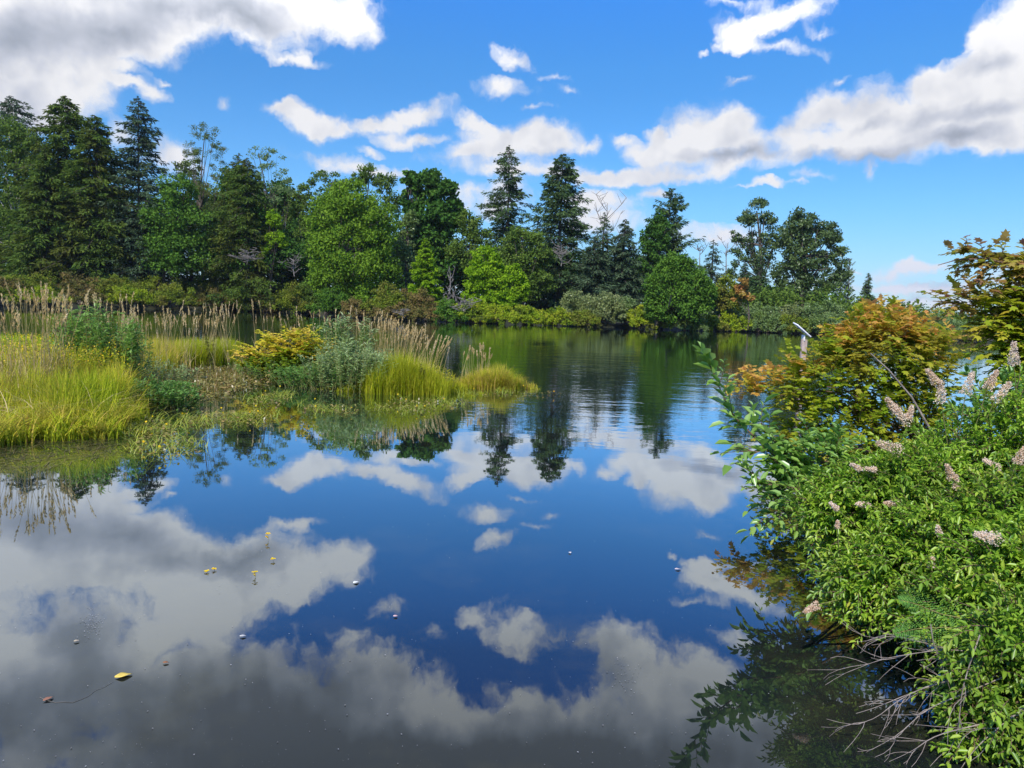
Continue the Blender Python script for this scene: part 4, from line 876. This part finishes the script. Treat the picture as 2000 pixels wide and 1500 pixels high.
# maple leaning in from the right
e = near_bush('maple_tree', 'maple boughs of red and olive leaves reaching in from the right edge', (4.3, 4.4, .2), pblobs([(2000,610,40,30),(1975,650,42,34),(1990,705,36,36),(1925,612,34,9),(2050,560,50,60),(2070,680,70,90),(1990,520,24,12),(2000,560,16,22)], 4.4, .7), 620, .18, 10, .050, .85, LOBED, 'vmaple', .4, 3, .014, spiral=False, up=.2, lead=(-.35, -.1, 0), cat='tree')
S, Dd = fill(pblobs([(1905,496,30,5),(1872,500,18,4),(1940,510,28,8),(1980,512,30,9),(2020,520,36,14),(1890,590,34,8),(1855,592,16,6),(1935,580,36,8)], 4.4, .7), 130, up=.12, lead=(-.5, 0, 0)); tr, lv = twigs(S, Dd, .15, 9, .048, .8, LOBED, .5, spiral=False, tipv=.3)
rt = np.array((4.3, 4.4, 1.0))
def pw(lst, D): return np.array([W(x, y, D) for x, y in lst])
tr += [tube(pw([(2120,640),(2050,560),(1980,520),(1930,505),(1870,507),(1832,518)], 4.4), np.linspace(.012, .002, 6), 5), tube(pw([(2100,700),(2040,640),(1980,610),(1920,600),(1860,590),(1822,588)], 4.4), np.linspace(.010, .002, 6), 5)]
npmesh('red_sprays', [lv], [LEAF['vred']], e); npmesh('bough', [join_tubes(tr)], [twig_brown], e, True)
# big-leaved green branches over the water
def leafy_branch(label, path, D, leafL=.10, n=18, mat='willowl', group='broad-leaved green branches', name='willow_branch', tw=10, D1=None):
    pts = np.array([W(x, y, D+(D1-D)*i/(len(path)-1) if D1 else D) for i, (x, y) in enumerate(path)]); tt = np.linspace(0, len(pts)-1, 24); k = np.clip(tt.astype(int), 0, len(pts)-2); f = (tt-k)[:, None]; C = pts[k]*(1-f)+pts[k+1]*f
    e = empty(name, pts[0], label, 'branch', group); ax = nrm(np.gradient(C, axis=0))
    ii = np.linspace(6, 22, tw).astype(int); S = C[ii]; Dd = ax[ii]*.8+rdir(tw)*.6+[0, 0, .3]
    tr, lv = twigs(S, Dd, leafL*1.9, 6, leafL, .5, LEAF6, .5, spiral=False)
    t2, l2 = twigs(C[[22]], ax[[22]], leafL*1.5, 6, leafL, .5, LEAF6, .6, spiral=False, tipv=.3)
    m = n; i3 = np.linspace(5, 23, m).astype(int); a = np.arange(m)*2.4; u = rdir(m)
    s = place(LEAF6, C[i3], u*.9+ax[i3]*.6, rdir(m)*.3+[0, 0, 1], leafL*(.8+.4*rng.random(m)), leafL*.5, .5+rng.normal(0, .2, m))
    npmesh('stem', [join_tubes([tube(C, np.linspace(.008, .002, 24), 5)]+tr+t2)], [twig_brown], e, True)
    npmesh('leaves', [lv, l2, (s[0], s[1], 0, s[2])], [LEAF[mat]], e); return e
leafy_branch('longest green branch, its tip farthest left over the water', [(1660,1030),(1580,950),(1500,880),(1430,810),(1402,750),(1388,715)], 4.1, .10, 20)
leafy_branch('green branch just below the longest one, ending beside orange leaves', [(1650,1020),(1570,930),(1520,870),(1480,830),(1445,830)], 4.1, .09, 16)
leafy_branch('green branch with round leaves hanging above the blue reflection', [(1660,1040),(1600,985),(1540,930),(1500,885),(1460,880)], 4.0, .09, 16)
leafy_branch('low green branch reaching toward the white cloud reflection', [(1680,1020),(1600,965),(1540,950),(1490,945),(1470,925)], 3.9, .075, 18)
leafy_branch('lowest broad-leaved branch above the dark reflection', [(1720,1090),(1660,1070),(1610,1010),(1570,985),(1540,980)], 3.6, .07, 16)
leafy_branch('thin drooping green shoot curling over the dark water', [(1800,1160),(1720,1120),(1650,1110),(1615,1130),(1600,1160)], 3.2, .05, 14)
near_bush('willow_bush', 'mass of broad green leaves where the willow branches begin', (2.9,4.3,.1), pblobs([(1600,905,50,40),(1565,960,60,36),(1640,960,60,40),(1520,990,26,14),(1540,900,24,20)], 4.1, .7), 210, .2, 10, .065, .5, LEAF6, 'willowl', .42, 3, .008, spiral=False, group='broad-leaved green branches')
# spirea, several bushes
SG = 'green spirea bushes on the near bank'
rows = [
 ('front spirea bush at the bottom right corner', (2.25,2.3,.2), [(1960,1400,80,80),(1920,1330,50,60),(1900,1450,40,50),(2040,1350,90,140),(1985,1250,70,60)], 2.4, 420),
 ('bright spirea bush beside the fern', (2.5,2.7,.2), [(1900,1190,90,60),(1980,1120,90,70),(1830,1210,50,26),(2060,1150,90,120)], 2.7, 460),
 ('leafy spirea bush hanging over the dark water', (2.6,3.0,.2), [(1850,1070,110,60),(1760,1110,80,50),(1690,1140,50,34),(1720,1190,50,24),(1960,1020,90,60)], 3.0, 620),
 ('spirea bush with the pink plumes, upper right', (2.9,3.4,.25), [(1900,910,110,70),(1990,860,90,90),(1820,960,90,50),(2080,900,80,140),(1960,960,90,60)], 3.4, 600),
 ('spirea bush with cream flowers left of the others', (2.8,3.3,.2), [(1700,985,90,40),(1640,1010,50,34),(1760,940,80,44),(1690,1050,70,40),(1600,1010,26,18)], 3.3, 460)]
for lab, root, bl, D, n in rows:
    near_bush('spirea_bush', lab, root, pblobs(bl, D, .7), int(n*1.45), .16, 20, .035, .40, LEAF6, 'spirea', .4, 4, .007, group=SG, out=.5, up=.35, lead=(-.35, -.25, 0))
# dark leaves added deeper in: the inner shade is put into their colour
near_bush('shade_leaves', 'dark inner leaves behind the spirea, shade put into their colour', (3.2,3.8,.2), pblobs([(1900,1010,170,90),(1800,1060,110,70),(2000,850,110,110),(2050,1200,130,200)], 3.9, .6), 620, .2, 14, .06, .45, LEAF6, 'darkherb', .3, 4, .01)
near_bush('shade_leaves', 'dark leaves under the spirea at the bottom right, shade put into their colour', (2.9,2.9,.1), pblobs([(2020,1350,110,170),(1950,1180,110,70),(1990,1480,110,60)], 2.9, .6), 420, .18, 14, .05, .45, LEAF6, 'darkherb', .3, 4, .01)
# flower plumes
PL = [(1820,735,28,3.4,-40),(1838,765,34,3.4,-10),(1862,752,26,3.4,40),(1893,748,34,3.4,10),(1915,760,30,3.4,-20),(1938,742,30,3.4,20),(1958,765,34,3.4,30),(1980,690,34,3.4,-10),(1992,735,34,3.4,15),(1972,712,26,3.4,-30),
 (1742,792,30,3.5,-45),(1760,812,34,3.5,-50),(1778,805,20,3.5,10),(1735,872,42,3.3,-70),(1672,912,18,3.3,-60),(1700,916,16,3.3,-80),(1855,922,26,3.2,-30),(1868,942,20,3.2,-10),(1935,906,28,3.2,-60),(1890,898,14,3.2,-60),(1995,888,30,3.1,20),
 (1926,1048,42,2.7,-75),(1685,985,20,3.2,-80),(1742,984,26,3.2,-80),(1628,988,16,3.2,-50),(1820,1098,16,2.9,0),(1585,1188,26,3.0,-110),(1908,1295,16,2.5,-30),(1833,1036,14,2.9,-20),(1848,1026,10,2.9,40),(1890,965,14,3.1,0),(1636,1024,10,3.1,0)]
KEEP = [i for i in range(len(PL)) if i not in (2, 4, 8, 9, 19, 29, 30)]; PL = [PL[i] for i in KEEP]
for i, (x, y, s, D, ang) in enumerate(PL):
    c = W(x, y, D-.12); L = s*1.3*D/FPX; a = R(ang); d = nrm(c_u*math.cos(a)+c_r*math.sin(a)+np.array([0, -.25, 0])); n = 560
    t = rng.random(n); w = .26*L*(1-.7*t)*(.5+.5*rng.random(n)); th_ = rng.random(n)*6.28; k = rng.integers(0, 7, n)*.9; th_ = k+rng.normal(0, .35, n)
    u = nrm(np.cross(d, [0.2, .9, .1])); v2 = np.cross(d, u)
    p = c-d*L*.5+d*(t*L)[:, None]+u*(np.cos(th_)*w)[:, None]+v2*(np.sin(th_)*w)[:, None]+rdir(n)*.003
    q = place(LEAF4, p, rdir(n), rdir(n), .0066, .0062, rng.normal(.62 if i % 3 else .4, .25, n))
    stem = tube(bez(c-d*L*.5, c-d*(L*.5+.16)+np.array([.06, .05, -.05]), (0, 0, 0), 4), (.0015, .002, .002, .0025), 4)
    e = empty('spirea_flower', c-d*L*.5, 'x', 'flower', 'spirea flower plumes on the near bank')
    npmesh('plume', [(q[0], q[1], 0, q[2])], [LEAF['plume']], e); npmesh('stalk', [(stem[0], stem[1], 0, None)], [stem_green], e, True)
    PL[i] = (*PL[i], e)
words = ['leftmost plume of the pink row against the bright water','tall plume second in the pink row','small leaning plume third in the pink row','upright plume in the middle of the pink row','pale plume right of the middle in the pink row','plume under the gap in the maple boughs','widest plume at the right of the pink row','plume just below the maple boughs at the edge','plume at the frame edge above the spirea','small brownish plume under the maple boughs',
 'upper tan plume of the pair in front of the orange shrub','pink lower plume of the pair in front of the orange shrub','tiny plume right of that pair','long cream plume lying flat over green leaves','small cream plume left of the two by the orange shrub foot','small cream plume right of its twin by the shrub foot','cream plume above a tan one at mid height','tan plume just under the cream one at mid height','flat tan plume near the right edge','tiny white bud plume beside the flat tan plume','plume cut by the right frame edge at mid height',
 'large pink plume alone on the bright spirea','short rust-pink plume on the left spirea','longer rust-pink plume right of the short one','pale round plume at the left tip of the spirea','round beige plume over dark leaves','pink plume hanging over the blue water','white round bud low by the bare branches','small pale plume above the round beige one','tiny tan plume touching the small pale one','beige plume between the flat tan one and the large pink one','tiny bud plume below the left tip of the spirea']
words = [words[i] for i in KEEP]
for r_, w_ in zip(PL, words): r_[-1]['label'] = w_
# fern
def frond(path, D, wmax, label):
    C = pw(path, D); tt = np.linspace(0, len(C)-1, 20); k = np.clip(tt.astype(int), 0, len(C)-2); f = (tt-k)[:, None]; Cc = C[k]*(1-f)+C[k+1]*f; ax = nrm(np.gradient(Cc, axis=0))
    e = empty('fern_frond', Cc[0], label, 'fern', 'fern fronds'); Q, Y, L = [], [], []
    up = np.array([-.1, -.55, .8])
    for i in range(2, 20):
        l = wmax*math.sin(min(1, (1-(i/20.0))*1.25+.05)*math.pi*.55)*1.0
        for sg in (-1, 1):
            sd = nrm(np.cross(ax[i], up))*sg; dd = nrm(sd+ax[i]*.45)
            m = 9
            for s in np.linspace(.1, 1, m):
                for q in (-1, 1): Q.append(Cc[i]+dd*l*s); Y.append(nrm(np.cross(dd, up))*q*.9+dd*.6); L.append(.10*wmax*(1.1-s*.8)+.001)
    Q, Y, L = map(np.array, (Q, Y, L)); s = place(LEAF4, Q, Y, np.repeat(up[None], len(Q), 0)+rdir(len(Q))*.15, L, L*.42, .5+rng.normal(0, .2, len(Q)))
    npmesh('leaflets', [(s[0], s[1], 0, s[2])], [LEAF['fern']], e); npmesh('rib', [join_tubes([tube(Cc, np.linspace(.0025, .001, 20), 4)])], [stem_green], e, True)
frond([(1960,1222),(1900,1210),(1840,1200),(1790,1180),(1760,1172)], 2.45, .085, 'upper fern frond pointing left above the bare branches')
frond([(1950,1240),(1890,1228),(1840,1225),(1790,1228),(1752,1236)], 2.43, .09, 'lower fern frond with its tip over the dark water')
frond([(2040,1290),(2000,1265),(1980,1250),(1965,1245)], 2.3, .07, 'fern frond cut by the right frame edge')
# bare branches over the water
def dead_branch(label, path, D, r=.0028, nf=9, sp=.13, D1=None):
    (xa, ya), (xb, yb) = path[:2]; r = min(r, .0026); path = [(xa+(xa-xb)*1.3+20, ya+(ya-yb)*1.3)]+path
    C = np.array([W(x+rng.normal(0, 5), y+rng.normal(0, 7), D+((D1 or D)-D)*i/(len(path)-1)) for i, (x, y) in enumerate(path)]); tt = np.linspace(0, len(C)-1, 14); k = np.clip(tt.astype(int), 0, len(C)-2); f = (tt-k)[:, None]; Cc = C[k]*(1-f)+C[k+1]*f
    for _ in range(2): Cc[1:-1] = (Cc[:-2]+Cc[1:-1]*2+Cc[2:])/4
    tr = [tube(Cc, np.linspace(r, r*.25, 14), 5)]
    for j in range(nf):
        i = rng.integers(3, 13); ax = Cc[i]-Cc[i-1]; ax = ax/np.linalg.norm(ax); d = nrm(ax+rdir(1)[0]*.75+np.array([-.2, 0, -.1])); l = sp*(.4+rng.random())
        q = bez(Cc[i], Cc[i]+d*l, rdir(1)[0]*l*.15, 5); tr.append(tube(q, np.linspace(r*.45, .0007, 5), 4))
        if rng.random() < .6: d2 = nrm(d+rdir(1)[0]*.6); tr.append(tube(bez(q[2], q[2]+d2*l*.6, rdir(1)[0]*l*.06, 4), np.linspace(r*.3, .0006, 4), 4))
    return tag(npmesh('bare_branch', [join_tubes(tr)], [dead_wood], None, True), label, 'bare branch', 'bare grey branches over the water')
dead_branch('uppermost bare branch, a long arch pointing left', [(1870,1272),(1800,1255),(1740,1250),(1690,1265)], 2.45)
dead_branch('bare branch arching down left to a forked tip', [(1860,1275),(1790,1265),(1720,1285),(1655,1310)], 2.42)
dead_branch('bare branch bending down from the top of the tangle', [(1815,1265),(1835,1300),(1870,1340),(1880,1400)], 2.4)
dead_branch('bare branch running left across the middle of the tangle', [(1920,1325),(1850,1330),(1780,1350),(1715,1375),(1670,1385)], 2.38, .006)
dead_branch('bare branch just below the middle one, nearly parallel', [(1900,1335),(1830,1345),(1760,1375),(1720,1405),(1680,1420)], 2.36, .006)
dead_branch('bare branch curving down to the lower left', [(1870,1360),(1800,1390),(1750,1430),(1685,1460)], 2.34)
dead_branch('bare branch dropping almost straight to the bottom edge', [(1880,1345),(1870,1420),(1845,1470),(1830,1520)], 2.3, .006)
dead_branch('bare branch fanning to the bottom left below the tangle', [(1900,1410),(1830,1430),(1790,1465),(1760,1510)], 2.28)
dead_branch('lowest thin bare branch near the corner leaves', [(1940,1430),(1910,1470),(1880,1500),(1860,1530)], 2.25)
long_stem = tag(npmesh('dry_stem', [join_tubes([tube(pw([(1700,690),(1735,722),(1780,775),(1812,830),(1840,880),(1868,925)], 3.7), np.linspace(.003, .008, 6), 5)])], [dead_wood], None, True), 'long bare brown stem slanting through the orange and green leaves', 'stem')

# ------------------------------------------------------------------ small things on the water
def float_leaf(label, px, py, L, wr, col, ang, name='floating_leaf', curl=.12, group=None):
    L = L*.72
    m = solid_mat(name+'_%d' % px, tuple(c*.75 for c in col), col, 60, .6, .1); c = G(px, py, .006); n = 9; s = np.linspace(0, 1, n); w = 1.5*wr*L*(1+.12*np.sin(s*9+px))*np.sin(np.clip(s, .02, .98)*math.pi)**.8*(1.1-.35*s)
    d = np.array([math.cos(R(ang)), math.sin(R(ang)), 0]); sd = np.array([-d[1], d[0], 0]); rows_ = []
    for k, zz in ((-.5, 1), (-.25, .25), (0, 0), (.25, .2), (.5, .9)): rows_.append(c+d*(s*L)[:, None]+sd*(w*k)[:, None]+np.array([0, 0, 1])*(zz*curl*.3*w+.035*L*np.sin(s*4+k*2))[:, None])
    V = np.concatenate(rows_); F = np.array([(i*n+j, i*n+j+1, (i+1)*n+j+1, (i+1)*n+j) for i in range(4) for j in range(n-1)])
    o = npmesh(name, [(V, F, 0, None)], [m], None, True); md = o.modifiers.new('thick', 'SOLIDIFY'); md.thickness = .0008
    return tag(o, label, 'leaf', group)
float_leaf('yellow curled leaf floating on the dark water, largest of the floating leaves', 224, 1322, .085, .42, (.75, .55, .10), 30, curl=.25)
float_leaf('small pale petal floating on the blue reflection', 690, 1138, .045, .5, (.80, .82, .72), 40, curl=.4)
float_leaf('tiny brown leaf floating right of the yellow curled leaf', 318, 1293, .035, .4, (.30, .13, .05), 0, curl=.2)
float_leaf('tiny rusty leaf fragment near the lower left edge', 84, 1368, .05, .4, (.30, .14, .08), 60, curl=.2)
float_leaf('tan crumpled leaf bit left above the yellow leaf', 144, 1252, .03, .5, (.45, .38, .25), 20, curl=.4)
float_leaf('pinkish leaf bit floating right of the blue centre', 1318, 1111, .05, .4, (.6, .5, .48), 5, curl=.3)
float_leaf('pale fleck with dark shadow in the upper blue centre', 1114, 1080, .03, .6, (.7, .66, .6), 100, curl=.3)
float_leaf('small rose petal on the dark blue part of the water', 768, 1203, .03, .6, (.7, .45, .4), 10, curl=.3)
float_leaf('curled husk floating below the cloud reflection', 468, 1242, .04, .4, (.5, .5, .45), 10, curl=.4)
def bladderwort(label, px, py, h, D=None):
    c = G(px, py); e = empty('yellow_flower', c, label, 'flower', 'yellow flowers standing on the water')
    h *= .6; P = c+np.array([0, 0, h]); a = np.linspace(0, 6.28, 7)[:-1]
    q = place(LEAF6, np.repeat(P[None], 6, 0)+rdir(6)*.003, np.stack([np.cos(a), np.sin(a)-.2, .3+0*a], 1), np.repeat([[0, -.3, 1.]], 6, 0), .017, .013, rng.random(6))
    q2 = place(LEAF6, np.repeat((P-[0.004, 0, .016])[None], 4, 0), rdir(4), rdir(4), .013, .010, rng.random(4))
    npmesh('petals', [(q[0], q[1], 0, q[2]), (q2[0], q2[1], 0, q2[2])], [LEAF['petal']], e)
    npmesh('stalk', [join_tubes([tube(bez(c-[0, 0, .02], P, (.004, 0, 0), 4), .0010, 4)])], [stem_green], e, True)
bladderwort('topmost yellow flower, tallest of the five on the water', 523, 1056, .07)
bladderwort('small yellow flower below the topmost one', 533, 1096, .02)
bladderwort('lowest yellow flower with a dark double below it', 498, 1128, .05)
bladderwort('yellow flower, left one of the touching pair', 404, 1118, .012)
bladderwort('yellow flower, right one of the touching pair', 418, 1114, .014)
# foam, specks and drifting bits: nobody could count them
n = 1000; xs = rng.uniform(0, 1560, n); ys = 960+540*rng.random(n)**.9
P = np.array([G(x, y, .003) for x, y in zip(xs, ys)]); n2 = 160; P2 = np.array([G(rng.uniform(420, 620), rng.uniform(1050, 1160), .003) for _ in range(n2)]); n3 = 160
P3 = np.concatenate([np.array([G(x, y, .003) for x, y in zip(rng.normal(1218, 14, 40), rng.normal(1318, 16, 40))]), np.array([G(x, y, .003) for x, y in zip(rng.normal(180, 10, n3-40), rng.normal(1217, 14, n3-40))])])
PP = np.concatenate([P, P2, P3]); m = len(PP); L = .0012+.0045*rng.random(m)**5; L[m-n3:] = .004
q = place(LEAF4, PP, rdir(m)*[1, 1, .03], rdir(m)*.2+[0, 0, 1], L*1.4, L, rng.random(m))
stuff('floating_specks', [(q[0], q[1], 0, q[2])], [leaf_mat('specks', [(.10, .09, .07), (.18, .17, .15), (.40, .40, .37)], .1, .1)], 'pale specks, foam and seeds drifting on the near water')
w_ = tag(npmesh('sunken_twig', [join_tubes([tube(np.array([G(x, y, .001) for x, y in [(78,1362),(92,1368),(108,1372),(124,1371),(142,1372),(158,1366),(172,1360),(186,1349),(204,1342),(222,1331)]]), np.linspace(.0011, .0005, 10), 4)])], [solid_mat('wet_twig', (.12, .11, .09), (.2, .18, .15), 20)], None, True), 'thin pale twig floating left of the yellow curled leaf', 'twig')

# ------------------------------------------------------------------ the air
hb = npmesh('haze', [(*box(np.array([0, 2500, 145.]), (5200, 5700, 300)), 0, None)], [])
hm = bpy.data.materials.new('haze'); hm.use_nodes = True; hn = hm.node_tree; hn.nodes.clear()
hv = hn.nodes.new('ShaderNodeVolumePrincipled'); hv.inputs['Color'].default_value = (.75, .86, 1, 1); hv.inputs['Density'].default_value = HAZE
ho = hn.nodes.new('ShaderNodeOutputMaterial'); hn.links.new(hv.outputs[0], ho.inputs['Volume']); hb.data.materials.append(hm)
tag(hb, kind='stuff')
cy.volume_bounces = 0
